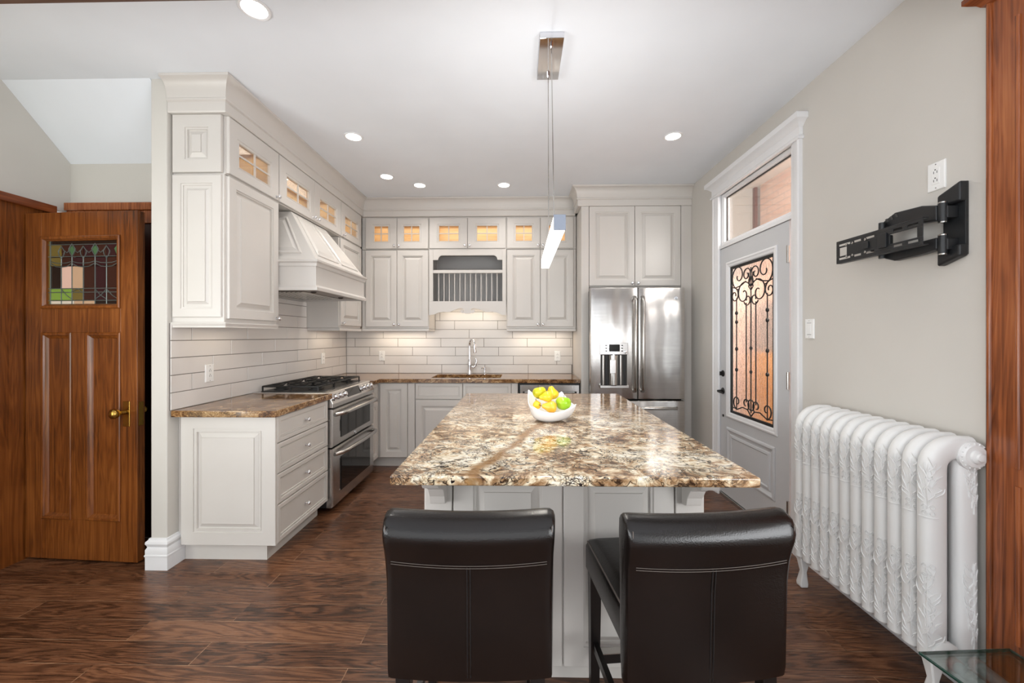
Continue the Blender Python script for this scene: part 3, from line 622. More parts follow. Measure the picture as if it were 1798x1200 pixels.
def fdoor(a, b, z0, z1, name):
    # gently bowed door front
    n = 10; prof = []
    mb = MB(); R_ = []
    for (ins, w) in ((0, -.07), (0, -.01), (.004, -.003), (.012, 0)):
        ring = []
        for i in range(n+1): t = i/n; ring.append((a+ins+(b-a-2*ins)*t, z0+ins, w))
        for i in range(n+1): t = i/n; ring.append((b-ins-(b-a-2*ins)*t, z1-ins, w))
        R_.append([(u, fY-w-.012*(1-((u-1.117)/.45)**2), v) for u, v, w in ring])
    vs = [[mb.bm.verts.new(p) for p in r] for r in R_]; N = len(vs[0])
    for A, B in zip(vs, vs[1:]):
        for i in range(N): mb._f([A[i], A[(i+1) % N], B[(i+1) % N], B[i]])
    mb._f(vs[0]); f = vs[-1]
    for i in range(n): mb._f([f[i], f[i+1], f[N-2-i], f[N-1-i]])
    return mb.build(name, M['fsteel'], c, smooth=30)
dl = fdoor(fa, fm-.003, .752, 1.812, 'left_door'); dr = fdoor(fm+.003, fb, .752, 1.812, 'right_door'); fz = fdoor(fa, fb, .06, .738, 'freezer_drawer')
for d, x in ((dl, fm-.036), (dr, fm+.036)):
    yy = fY-.012; MB().tube([(x, yy, 1.72), (x, yy-.035, 1.715), (x, yy-.055, 1.68), (x, yy-.057, 1.25), (x, yy-.055, .87), (x, yy-.035, .835), (x, yy, .83)], .0155, 12).build('handle', M['satin'], d, smooth=60)
MB().tube([(.76, fY-.01, .672), (.77, fY-.05, .672), (1.47, fY-.05, .672), (1.48, fY-.01, .672)], .014, 12).build('handle', M['satin'], fz, smooth=60)
yd = fY-.014
q0, q1 = .757, 1.022
dp = MB().box(q0, q1, yd-.012, yd+.01, 1.175, 1.285).build('dispenser_panel', M['steel'], dl, bevel=.004)
MB().box(q0+.085, q0+.185, yd-.014, yd-.011, 1.205, 1.272).build('dispenser_screen', M['darkglass'], dl)
mb = MB()
for k in range(3):
    mb.box(q0+.05, q0+.065, yd-.0135, yd-.011, 1.205+k*.026, 1.215+k*.026); mb.box(q0+.20, q0+.215, yd-.0135, yd-.011, 1.205+k*.026, 1.215+k*.026)
mb.build('dispenser_buttons', M['slot'], dl)
MB().lathe([(.014, 0), (.014, .01), (.011, .012)], (q1-.028, yd-.011, 1.20), (0, -1, 0), 14).build('dispenser_knob', M['chrome'], dl, smooth=40)
mb = MB(); n = 12
rr = [(q0+.012+(q1-q0-.024)*i/n, yd-.006+.06*math.sin(math.pi*i/n)*.0-.004) for i in range(n+1)]
mb.box(q0+.01, q1-.01, yd-.006, yd+.005, .885, 1.175); mb.build('dispenser_recess', M['slot'], dl)
for x, w, mt in ((q0+.03, .016, 'satin'), (q0+.062, .012, 'black'), (q0+.195, .014, 'satin'), (q0+.232, .012, 'black')):
    MB().tube([(x, yd-.008, .89), (x, yd-.008, 1.17)], w*.8, 8).build('dispenser_rib', M[mt], dl, smooth=60)
MB().tube([(q0+.125, yd-.004, .892), (q0+.125, yd-.004, 1.17)], .045, 16).build('dispenser_column', M['satin'], dl, smooth=60)
MB().box(q0+.085, q0+.14, yd-.054, yd-.048, 1.0, 1.13).build('dispenser_paddle', M['steel'], dl, bevel=.003)
MB().lathe([(.013, 0), (.013, .03), (.008, .034)], (q0+.125, yd-.03, 1.178), (0, 0, -1), 12).build('dispenser_nozzle', M['chrome'], dl)
MB().box(q0-.004, q1+.004, yd-.03, yd+.004, .858, .888).build('dispenser_tray', M['steel'], dl, bevel=.006)
e = MB().lathe([(.018, 0), (.018, .003), (.0145, .004), (.0145, .003), (.001, .003)], (1.478, fY-.0055, 1.71), (0, -1, 0), 20).build('emblem', M['chrome'], dr)
def letters(txt, size, loc, rot, mat, parent, name='emblem_letters', depth=.0006):
    cu = bpy.data.curves.new(name, 'FONT'); cu.body = txt; cu.size = size; cu.extrude = depth; cu.align_x = 'CENTER'; cu.align_y = 'CENTER'
    to = bpy.data.objects.new(name, cu); COL.objects.link(to); dg = bpy.context.evaluated_depsgraph_get()
    me = bpy.data.meshes.new_from_object(to.evaluated_get(dg)); bpy.data.objects.remove(to); o = bpy.data.objects.new(name, me); COL.objects.link(o); me.materials.append(mat)
    o.parent = parent; org = ORG[parent.name]; o.location = Vector(loc)-org; o.rotation_euler = rot; ORG[o.name] = org; return o
letters('GE', .016, (1.478, fY-.0102, 1.71), (R(90), 0, 0), M['slot'], e)

# ------------------------------------------------------------------ island
c = thing('kitchen_island', (.165, 2.2, 0), 'white panelled kitchen island cabinet under the granite slab', 'kitchen island')
i0, i1, iy, iyb = -.358, .688, 1.52, 2.98
MB().box(i0, i1, iy, iyb, .10, .882).build('carcass', M['cab'], c); MB().box(i0+.05, i1-.05, iy+.06, iyb-.06, 0, .10).build('toe_kick', M['cab'], c)
for a, b in ((-.252, .1595), (.1645, .578)):
    MB().rect('-Y', iy-.018, a, b, .105, .878, raised(.075)).build('panel', M['cab'], c, smooth=22)
for a, b in ((i0, -.257), (.583, i1)): MB().box(a, b, iy-.02, iy, .10, .88).build('pilaster', M['cab'], c, bevel=.003)
for cx in (-.303, .632):
    pr = [(0, .881), (.17, .881), (.17, .85), (.155, .835), (.12, .825), (.075, .80), (.05, .765), (.04, .735), (.02, .728), (0, .728)]
    mb = MB(); mb.loft([[(cx-.028, iy-.02-a, z) for a, z in pr], [(cx+.028, iy-.02-a, z) for a, z in pr]]); mb.box(cx-.036, cx+.036, iy-.02-.18, iy-.02, .868, .882); mb.build('corbel', M['cab'], c, bevel=.002)
for s_, xx in (('+X', i1+.018), ('-X', i0-.018)):
    for a, b in ((1.56, 2.24), (2.26, 2.94)): MB().rect(s_, xx, a, b, .105, .878, raised(.075)).build('side_panel', M['cab'], c, smooth=22)
mb = MB(); slab(mb, [(-.408, 1.238), (.742, 1.238), (.742, 3.034), (-.408, 3.034)], .8835, .915)
tag(mb.build('island_countertop', M['gran'], bevel=.006, seg=3), 'cream and brown veined granite slab on the island', 'countertop')

# bowl and fruit
bx, by = .163, 2.06
c = thing('fruit_bowl', (bx, by, .915), 'white square porcelain bowl with turned-up corners on the island', 'bowl')
cor = [(.066, 2.0, .998), (.286, 2.03, 1.006), (.226, 2.16, 1.052), (.046, 2.15, 1.062)]; mids = [(.168, 1.978, .971), (.272, 2.10, 1.0), (.14, 2.176, 1.015), (.046, 2.075, 1.003)]
rim = []
for k in range(4):
    A, B, Cc = Vector(cor[k]), Vector(mids[k]), Vector(cor[(k+1) % 4])
    for i in range(10):
        q = i/10; ctl = B*2-(A+Cc)/2; rim.append(A*(1-q)**2+ctl*2*q*(1-q)+Cc*q*q)
bx, by = .150, 2.072; base = []
for p in rim:
    ang = math.atan2(p.y-by, p.x-bx); base.append(Vector((bx+.050*math.cos(ang), by+.045*math.sin(ang), .919)))
rings = []
for f_, g_ in ((.0, .0), (.3, .04), (.55, .16), (.74, .36), (.88, .62), (.96, .84), (1, 1)):
    rings.append([(b_.x+(r_.x-b_.x)*f_, b_.y+(r_.y-b_.y)*f_, .919+(r_.z-.919)*g_) for b_, r_ in zip(base, rim)])
o = MB().loft(rings, True, True, False).build('bowl_shell', M['ceramic'], c, smooth=60)
sm = o.modifiers.new('solid', 'SOLIDIFY'); sm.thickness = .0035; sm.offset = 0
MB().lathe([(.045, 0), (.047, .002), (.047, .006), (.03, .008)], (bx, by, .915), n=24).build('foot', M['ceramic'], c, smooth=40)
def apple(loc, r, tilt, label, mat):
    c = thing('apple', loc, label, 'apple', 'fruit in the white bowl'); L = []
    for i in range(19):
        t = math.pi*i/18; rr = r*(math.sin(t)*(1+.10*math.cos(t)) ); h = r*.92*math.cos(t)
        if i < 4: h -= r*.20*(1-i/4)**1.2
        if i > 15: h += r*.12*((i-15)/3)
        L.append((rr, h))
    MB().lathe(L[::-1], loc, tilt, 24).build('flesh', M[mat], c, smooth=70)
    ax = Vector(tilt).normalized(); p = Vector(loc)+ax*r*.70; MB().tube([p, p+ax*r*.3, p+ax*r*.5+Vector((.003, 0, .001))], .0013, 6).build('stalk', M['stalk'], c)
def pear(loc, r, axis, label, mat, ln=1.0):
    c = thing('pear', loc, label, 'pear', 'fruit in the white bowl')
    prof = [(.02, -.92), (.3, -.98), (.62, -.86), (.86, -.55), (.98, -.15), (.97, .2), (.86, .55), (.68, .9), (.52, 1.2), (.42, 1.5), (.34, 1.72), (.2, 1.86), (.03, 1.86)]
    MB().lathe([(a*r, b*r*ln) for a, b in prof], loc, axis, 22).build('flesh', M[mat], c, smooth=70)
    ax = Vector(axis).normalized(); p = Vector(loc)+ax*r*1.80*ln; MB().tube([p, p+ax*r*.3, p+ax*r*.55+Vector((0, .004, .003))], .0015, 6).build('stalk', M['stalk'], c)
apple((.103, 2.085, 1.055), .036, (-.2, .1, 1), 'yellow-green apple at the upper left of the bowl', 'apple2')
apple((.224, 2.055, 1.005), .040, (.1, .1, 1), 'bright green apple at the right of the bowl', 'apple')
pear((.142, 2.035, 1.043), .028, (-1, .1, -.2), 'small golden pear resting in the middle of the pile', 'pear', .85)
pear((.172, 2.115, 1.040), .036, (-.2, .1, 1), 'golden pear standing at the back of the bowl', 'pear', .68)
pear((.160, 2.018, .992), .031, (-1, .1, .12), 'orange-yellow pear lying at the front rim of the bowl', 'pear2', .85)
pear((.088, 2.050, .996), .022, (-.1, .9, .6), 'small yellow pear tucked in the left corner of the bowl', 'pear', .8)

# ------------------------------------------------------------------ bar stools
def stool(loc, rz, label):
    c = thing('bar_stool', (0, 0, 0), label, 'bar stool', 'leather bar stools at the island')
    # seat cushion
    mb = MB(); mb.rect('+Z', .5, -.205, .205, -.185, .215, [(.03, 0), (.006, .006), (0, .02), (0, .095), (.008, .115), (.028, .128), (.07, .134), (.12, .136)]); mb.build('seat', M['leather'], c, bevel=.012, seg=3, smooth=50)
    mb = MB(); pp = [(-.199, -.17, .612), (-.199, .20, .612)]; mb.tube(pp, .0028, 6); mb.tube([(.199, -.17, .612), (.199, .20, .612)], .0028, 6); mb.build('piping', M['thread'], c)
    # back: profile (y,z), swept across x
    prof = [(-.195, .470), (-.222, .474), (-.228, .50), (-.231, .62), (-.235, .74), (-.241, .79), (-.250, .825), (-.258, .85), (-.260, .868), (-.255, .886), (-.243, .902), (-.226, .913), (-.205, .919), (-.186, .914), (-.174, .895), (-.169, .86), (-.168, .81), (-.166, .72), (-.166, .62), (-.170, .52), (-.178, .474)]
    prof = [(y, .452+(z-.47)*.441/.449) for y, z in prof]
    S = []; nx = 20
    for i in range(nx+1):
        t = -1+2*i/nx; x = .217*math.sin(t*math.pi/2)
        e = max(0, abs(t)-.72)/.28; sh = 1-(1-math.sqrt(max(0, 1-e*e)))*.55 if e < 1 else .45
        bow = -.012*(1-(x/.21)**2)
        ring = []
        for y, z in prof:
            hz = .47+(z-.47)*1
            mid = -.2-.035*max(0, (z-.8)/.12)
            ring.append((x*(1+.03*max(0, (z-.7)/.2)), mid+(y-mid)*sh+bow, z-(.006*(1-(x/.21)**2))*max(0, (z-.8)/.12)-(.012*e*e if z > .88 else 0)))
        S.append(ring)
    MB().loft(S).build('backrest', M['leather'], c, smooth=50)
    rear = lambda x, z: -.2+0 if 0 else None
    def ry(z):
        pts = [(p[1], p[0]) for p in prof[1:9]]
        for (za, ya), (zb, yb_) in zip(pts, pts[1:]):
            if za <= z <= zb: return ya+(yb_-ya)*(z-za)/(zb-za)
        return pts[-1][1]
    mb = MB()
    for dz in (0, .006):
        mb.tube([(x*.2, ry(.775)-.012*(1-(x*.95)**2)-.0005, (.768+dz)-.006*(1-x*x)) for x in [-1+.1*k for k in range(21)]], .0007, 5)
    mb.build('stitching', M['thread'], c)
    mb = MB()
    for dx in (-.004, .004): mb.tube([(dx, ry(z)-.0125, z) for z in (.47, .52, .58, .64, .70, .763)], .0016, 5)
    mb.build('seam', M['seam'], c)
    mb = MB()
    for s_ in (-1, 1): mb.tube([(s_*.207*(1+.03*max(0, (z-.7)/.2)), ry(z)+.0045, z) for z in (.485, .55, .62, .70, .78, .83, .87)], .0013, 5)
    mb.build('edge_stitching', M['thread'], c)
    # legs and stretchers
    for sx in (-1, 1):
        for y0_, y1_ in ((.185, .19), (-.19, -.235)):
            x, h0, h1 = sx*.178, .020, .014
            MB().loft([[(x-h1, y1_-h1, 0), (x+h1, y1_-h1, 0), (x+h1, y1_+h1, 0), (x-h1, y1_+h1, 0)], [(x-h0, y0_-h0, .505), (x+h0, y0_-h0, .505), (x+h0, y0_+h0, .505), (x-h0, y0_+h0, .505)]]).build('leg', M['legwood'], c, bevel=.002)
    MB().box(-.178, .178, .176, .198, .185, .22).build('footrest', M['legwood'], c); MB().box(-.165, .165, .172, .200, .2205, .2235).build('footrest_plate', M['satin'], c)
    for sx in (-1, 1): MB().box(sx*.178-.009, sx*.178+.009, -.21, .19, .24, .27).build('stretcher', M['legwood'], c)
    MB().box(-.178, .178, -.23, -.212, .24, .27).build('stretcher', M['legwood'], c)
    c.location = loc; c.rotation_euler = (0, 0, rz)
stool((-.135, 1.262, 0), R(1.0), 'dark brown leather bar stool on the left of the island end')
stool((.463, 1.262, 0), R(6.0), 'dark brown leather bar stool on the right, turned slightly with its seat showing')

# ------------------------------------------------------------------ lights of the room
for (x, y, lab) in ((-1.209, 1.79, 'recessed ceiling light nearest the camera, above the wall stub'), (-1.244, 2.956, 'recessed ceiling light in front of the range hood, above the left aisle'), (-1.246, 3.70, 'recessed ceiling light near the back left corner, left of its closest neighbour'), (-.99, 3.92, 'recessed ceiling light over the back left wall cabinet'), (-.157, 3.93, 'recessed ceiling light above the right side of the plate rack'), (1.143, 2.995, 'recessed ceiling light on the right, in front of the fridge')):
    c = thing('recessed_light', (x, y, HC), lab, 'ceiling light', 'recessed ceiling lights')
    MB().lathe([(.052, 0), (.068, 0), (.068, -.004), (.064, -.007), (.054, -.005), (.052, -.002)], (x, y, HC-.0005), n=28).build('trim_ring', M['trim'], c, smooth=40)
    MB().lathe([(.052, -.001), (.052, -.004), (.001, -.005)], (x, y, HC-.0005), n=28).build('lens', M['pot'], c)
    lamp('downlight', 'SPOT', (x, y, HC-.03), 14, (1, .96, .91), (0, 0, 0), spot_size=R(135), spot_blend=.9, shadow_soft_size=.06)
# pendant
c = thing('pendant_light', (.16, 2.12, HC), 'slim linear pendant light hung over the island on two wires', 'pendant light')
MB().box(.098, .218, 1.955, 2.275, HC-.032, HC-.001).build('canopy', M['chrome'], c, bevel=.002)
px_, pz = .150, 1.757
pa, pb = 1.505, 2.36
hs = MB(); hs.box(px_-.021, px_+.021, pa+.004, pb-.004, pz+.004, pz+.052); hs.build('housing', M['alu'], c, bevel=.002)
MB().box(px_-.020, px_+.020, pa+.006, pb-.006, pz-.006, pz+.0035).build('diffuser', M['tube'], c)
MB().box(px_-.0225, px_-.0212, pa+.006, pb-.006, pz-.003, pz+.047).build('side_diffuser', M['tube'], c)
MB().box(px_-.023, px_+.023, pa-.004, pa+.0035, pz-.006, pz+.053).build('end_cap', M['alu'], c, bevel=.001); MB().box(px_-.023, px_+.023, pb-.0035, pb+.004, pz-.006, pz+.053).build('end_cap', M['alu'], c, bevel=.001)
for y, yb_ in ((2.0, 1.78), (2.225, 2.12)):
    MB().tube([(px_+.008, y, HC-.032), (px_+.003, yb_, pz+.052)], .0021, 6).build('suspension_wire', M['satin'], c); MB().lathe([(.009, 0), (.009, .012), (.004, .02)], (px_+.008, y, HC-.032), (0, 0, -1), 12).build('wire_grip', M['chrome'], c)
lamp('ceiling_fill', 'AREA', (px_, 1.93, pz+.07), 4.5, (1, .98, .96), (R(180), 0, 0), shape='RECTANGLE', size=.036, size_y=.8)  # upward fill added to brighten the ceiling; the pendant's uplight is assumed
lamp('pendant_glow', 'AREA', (px_, 1.93, pz-.012), 5, (1, .95, .86), (0, 0, 0), shape='RECTANGLE', size=.036, size_y=.8)
# under-cabinet lights
for (x, y, sx, sy, p) in ((-1.9, 2.56, .1, .4, .25), (-1.9, 4.05, .1, .4, .45), (-1.36, 4.5, .6, .1, 1.1), (.22, 4.5, .6, .1, 1.1), (-.57, 4.5, .7, .1, 1.2)):
    z = 1.398 if abs(x+.57) > .01 else 1.69
    lamp('under_cabinet_light', 'AREA', (x, y, z), p, (1, .86, .68), (0, 0, 0), shape='RECTANGLE', size=sx, size_y=sy)

# ------------------------------------------------------------------ outlets and switches
def outlet(face, plane, u, v, label, kind='outlet', rows=2, w=.07, h=.115, group='white outlet plates'):
    n = {'outlet': 'wall_outlet', 'switch': 'light_switch'}[kind]
    f = FM[face](plane); c = thing(n, f(u, v, 0), label, 'outlet' if kind == 'outlet' else 'light switch', group if kind == 'outlet' else None)
    MB().rect(face, plane, u-w/2, u+w/2, v-h/2, v+h/2, [(0, .0), (0, .004), (.003, .0065), (.006, .007)]).build('plate', M['white'], c)
    MB().rect(face, plane, u-.0165, u+.0165, v-.033, v+.033, [(0, .006), (0, .008), (.002, .009)]).build('receptacle' if kind == 'outlet' else 'rocker', M['white'], c)
    mb = MB()
    if kind == 'outlet':
        for dv in (-.018, .016):
            for du in (-.007, .006): mb.prism([(u+du-.0012, v+dv-.005), (u+du+.0012, v+dv-.005), (u+du+.0012, v+dv+.005), (u+du-.0012, v+dv+.005)], face, plane, .0085, .0093)
            mb.prism(arc(u, v+dv+.010, .0028, 0, 315, 7), face, plane, .0085, .0093)
        mb.build('slots', M['slot'], c)
    else:
        for dv in (-.034, .034): mb.prism([(u-.017, v+dv-.001), (u+.017, v+dv-.001), (u+.017, v+dv+.001), (u-.017, v+dv+.001)], face, plane, .0068, .0073)
        mb.build('rocker_gap', M['slot'], c)
    mb = MB()
    for dv in (-.048, .048): mb.prism(arc(u, v+dv, .0028, 0, 315, 7), face, plane, .0065, .0075)
    mb.build('screw', M['satin'], c)
outlet('+X', XL+.0105, 2.571, 1.108, 'white outlet on the tiles left of the range, above the drawers')
outlet('+X', XL+.0105, 4.08, 1.118, 'white outlet on the tiles beyond the range, near the corner')
outlet('-Y', YB-.0105, -1.616, 1.118, 'white outlet on the back tiles left of the faucet')
outlet('-Y', YB-.0105, .437, 1.118, 'white outlet on the back tiles beside the fridge')
outlet('-X', XR, 1.665, 2.007, 'white outlet on the plain wall above the bracket')
outlet('-X', XR, 2.379, 1.394, 'white light switch on the wall beside the side door', 'switch')

# ------------------------------------------------------------------ side door, casing, transom
d = thing('door_1', (1.72, 3.0, 0), 'pale grey side door with iron grille over rippled glass', None); d['kind'] = 'structure'
dx, da, db = 1.72, 2.575, 3.447; g0, g1, gz0, gz1 = 2.735, 3.30, .725, 1.915
mb = MB(); t = .045
mb.box(dx, dx+t, da, g0-.03, .03, 2.09); mb.box(dx, dx+t, g1+.03, db, .03, 2.09); mb.box(dx, dx+t, g0-.03, g1+.03, gz1+.03, 2.09); mb.box(dx, dx+t, g0-.03, g1+.03, .03, gz0-.03)
mb.build('slab', M['cabcool'], d)
MB().rect('-X', dx, g0-.045, g1+.045, gz0-.045, gz1+.045, [(0, -.001), (0, .006), (.004, .010), (.014, .012), (.022, .008), (.036, .006), (.042, .002), (.045, -.006), (.045, -.03)], hole=True).build('glass_moulding', M['trim'], d)
MB().rect('-X', dx, da+.14, db-.11, .235, .60, [(0, -.001), (0, .004), (.006, .010), (.018, .012), (.03, .006), (.04, .002), (.05, .001), (.055, .008), (.07, .010), (.078, .004)]).build('lower_panel', M['cabcool'], d)
MB().box(dx+.02, dx+.028, g0, g1, gz0, gz1).build('rippled_glass_pane', M['rain'], d)
# iron grille
G = lambda u, v: (dx+.011, g0+(1-u)*(g1-g0), gz0+v*(gz1-gz0)); asp = (gz1-gz0)/(g1-g0)
mb = MB(); ir = .0048
def cv(pts, r=ir): mb.tube([G(u, v) for u, v in pts], r, 6)
def spiral(cu, cvv, r0, r1, a0, a1, n=22): return [(cu+(r0+(r1-r0)*i/n)*math.cos(R(a0+(a1-a0)*i/n)), cvv+(r0+(r1-r0)*i/n)*math.sin(R(a0+(a1-a0)*i/n))/asp) for i in range(n+1)]
mb2 = MB()
for (a0, a1, b0_, b1_) in ((g0, g0+.02, gz0, gz1), (g1-.02, g1, gz0, gz1), (g0+.02, g1-.02, gz0, gz0+.02), (g0+.02, g1-.02, gz1-.02, gz1)): mb2.box(dx+.006, dx+.018, a0, a1, b0_, b1_)
mb2.build('iron_frame', M['iron'], d)
for s_ in (0, 1):
    fx_ = (lambda P: [(1-u, v) for u, v in P]) if s_ else (lambda P: P)
    cv(fx_([(.15, .03), (.15, .78)])); cv(fx_([(.39, .10), (.39, .74)])) 
    cv(fx_(spiral(.20, .925, .19, .03, 275, -190, 30))); cv(fx_(spiral(.40, .92, .11, .025, -60, 420, 30)))
    cv(fx_(spiral(.33, .80, .18, .03, 30, 470, 30))); cv(fx_(spiral(.10, .80, .10, .025, 60, -380, 30))); cv(fx_(spiral(.42, .76, .085, .025, 200, 560)))
    cv(fx_([(.455, .93), (.47, .88), (.45, .84), (.49, .82)])); cv(fx_([(.02, .86), (.12, .85), (.27, .86), (.38, .88)]))
    cv(fx_(spiral(.16, .085, .10, .03, 250, -60))); cv(fx_(spiral(.38, .09, .085, .03, -60, 260))); cv(fx_([(.06, .04), (.16, .035), (.30, .06), (.42, .055), (.5, .02)]))
    for v in (.30, .44, .62, .68): mb.lathe([(.004, -.016), (.011, -.008), (.012, 0), (.011, .008), (.004, .016)], G(1-.15 if s_ else .15, v), (0, 0, 1), 8)
cv([(.5, .04), (.5, .96)])
mb.lathe([(.004, -.016), (.012, 0), (.004, .016)], G(.5, .3), (0, 0, 1), 8); mb.lathe([(.004, -.016), (.012, 0), (.004, .016)], G(.5, .45), (0, 0, 1), 8)
cv(spiral(.5, .09, .07, .07, 0, 360)); cv(spiral(.5, .875, .05, .05, 0, 360))
mb.build('iron_grille', M['iron'], d, smooth=50)
for z in (1.875, 1.065, .24): MB().tube([(dx-.008, da+.002, z-.055), (dx-.008, da+.002, z+.055)], .009, 8).build('hinge', M['satin'], d, smooth=60)
def rose(y, z, r): return MB().lathe([(r, 0), (r, .004), (r*.8, .009), (.008, .010)], (dx, y, z), (-1, 0, 0), 18)
m_ = rose(3.405, 1.035, .027); m_.box(dx-.028, dx-.008, 3.401, 3.409, 1.018, 1.052); m_.build('deadbolt', M['iron'], d, smooth=40)
m_ = rose(3.405, .888, .027); m_.tube([(dx-.008, 3.405, .888), (dx-.045, 3.405, .888), (dx-.052, 3.385, .886), (dx-.05, 3.31, .882)], .0085, 8); m_.build('lever_handle', M['iron'], d, smooth=50)
MB().lathe([(.011, 0), (.011, .004), (.004, .006)], (dx, 3.40, .68), (-1, 0, 0), 12).build('door_viewer', M['iron'], d)
w = thing('window_1', (1.74, 3.0, 2.15), 'clear transom window above the side door', None); w['kind'] = 'structure'
MB().rect('-X', 1.735, 2.545, 3.447, 2.118, 2.56, [(0, -.04), (0, .004), (.004, .008), (.014, .01), (.022, .004), (.03, .002), (.033, -.006), (.033, -.04)], hole=True).build('window_frame', M['trim'], w)
MB().box(1.757, 1.761, 2.575, 3.417, 2.148, 2.53).build('glass_pane', M['glass'], w)
MB().rect('-X', 1.755, 2.578, 3.414, 2.151, 2.527, [(0, -.01), (0, .002), (.006, .002), (.006, -.01)], hole=True).build('gasket', M['slot'], w)
tr = thing('trim_1', (1.70, 3.0, 0), 'white moulded casing with cornice around the side door', None); tr['kind'] = 'structure'
def casing(y0, y1, flip):
    pr = [(0, 0), (0, .022), (.008, .026), (.018, .026), (.024, .020), (.060, .018), (.068, .014), (.078, .014), (.083, .012), (.088, 0)]
    f = (lambda q: y1-q) if flip else (lambda q: y0+q)
    m_ = MB(); m_.loft([[(XR-o, f(q*(y1-y0)/.088), 0) for q, o in pr], [(XR-o, f(q*(y1-y0)/.088), 2.56) for q, o in pr]]); m_.build('side_casing', M['trim'], tr, smooth=25)
casing(2.443, 2.532, False); casing(3.443, 3.53, True)
m_ = MB(); m_.box(XR, XR+.07, 2.53, 2.543, 0, 2.573); m_.box(XR, XR+.07, 3.449, 3.455, 0, 2.573); m_.box(XR, XR+.07, 2.543, 3.449, 2.562, 2.573); m_.box(XR+.002, XR+.07, 2.543, 3.449, 2.094, 2.118); m_.build('jamb', M['trim'], tr)
MB().box(XR-.004, XR+.12, 2.543, 3.449, .0, .026).build('threshold', M['satin'], tr)
m_ = MB(); m_.sweep([(XR-.001, 3.53), (XR-.02, 3.53), (XR-.02, 2.443), (XR-.001, 2.443)], [(-.01, 2.545), (.012, 2.545), (.016, 2.556), (.010, 2.566), (.005, 2.572), (.005, 2.618), (.012, 2.624), (.02, 2.634), (.034, 2.646), (.05, 2.652), (.05, 2.684), (.046, 2.690), (-.01, 2.692)]); m_.build('cornice', M['trim'], tr, smooth=25)

# outside
struct(MB().box(2.95, 3.1, 1.6, 4.95, -.5, 3.3).build('wall_outside', M['brick']), 'pale pink brick wall outside the side door')
struct(MB().box(1.86, 3.1, 5.05, 5.2, -.5, 3.3).build('wall_outside_grey', M['greyst']), 'grey rendered wall outside at the end of the passage')
struct(MB().box(2.915, 2.9495, 5.0, 5.049, -.5, 3.2).build('trim_outside', M['redbrick']), 'red brick corner outside')
struct(MB().box(1.86, 3.1, 1.6, 5.05, 3.2, 3.3).build('ceiling_outside', M['whiteout']), 'white soffit outside above the passage')
struct(MB().box(1.86, 2.90, 4.90, 5.045, -.1, 2.05).build('wall_outside_low', M['pinkwall']), 'low pale pink wall outside at the end of the passage')
struct(MB().box(1.86, 3.1, 1.6, 5.05, -.5, -.1).build('floor_outside', M['greyst']))
m_ = MB()
for k in range(9): m_.box(2.62, 2.645, 3.55+k*.105, 3.65+k*.105, -.1, 1.18)
m_.box(2.645, 2.68, 3.55, 4.49, 1.0, 1.08); m_.box(2.645, 2.68, 3.55, 4.49, .2, .28)
tag(m_.build('wooden_fence', M['fence']), 'orange wooden fence outside behind the door grille', 'fence')
tag(MB().box(2.69, 2.90, 3.8, 4.62, -.1, 1.72).build('metal_shed', M['shed'], bevel=.01), 'grey metal cabinet outside behind the door grille', 'shed')

# ------------------------------------------------------------------ radiator
c = thing('radiator', (1.59, 1.85, 0), 'white cast-iron column radiator with scroll relief on right wall', 'radiator')
xf_, xb_ = 1.532, 1.645
def section_parts():
    mb = MB()
    front = [(xf_, 0, .17), (xf_, 0, .20), (xf_, 0, .80), (xf_, 0, .86)]+[(xf_+.085-.085*math.cos(R(a)), 0, .865+.075*math.sin(R(a))) for a in range(15, 91, 15)]+[(xb_+.02, 0, .938)]
    def ell(pts, rx_, ry_):
        L = []
        for i, p in enumerate(pts):
            a = Vector(pts[max(i-1, 0)]); b = Vector(pts[min(i+1, len(pts)-1)]); t_ = (b-a).normalized(); nn = Vector((t_.z, 0, -t_.x)); P_ = Vector(p)
            L.append([P_+nn*rx_*math.copysign(abs(math.cos(q))**.75, math.cos(q))+Vector((0, ry_*math.copysign(abs(math.sin(q))**.75, math.sin(q)), 0)) for q in [2*math.pi*k/16 for k in range(16)]])
        mb.loft(L)
    ell(front, .042, .0288); ell([(xb_, 0, .17), (xb_, 0, .22), (xb_, 0, .80), (xb_, 0, .90)], .040, .0265)
    ell([(xf_-.02, 0, .185), (xf_+.03, 0, .175), (xb_, 0, .175), (xb_+.03, 0, .185)], .03, .0265)
    return mb
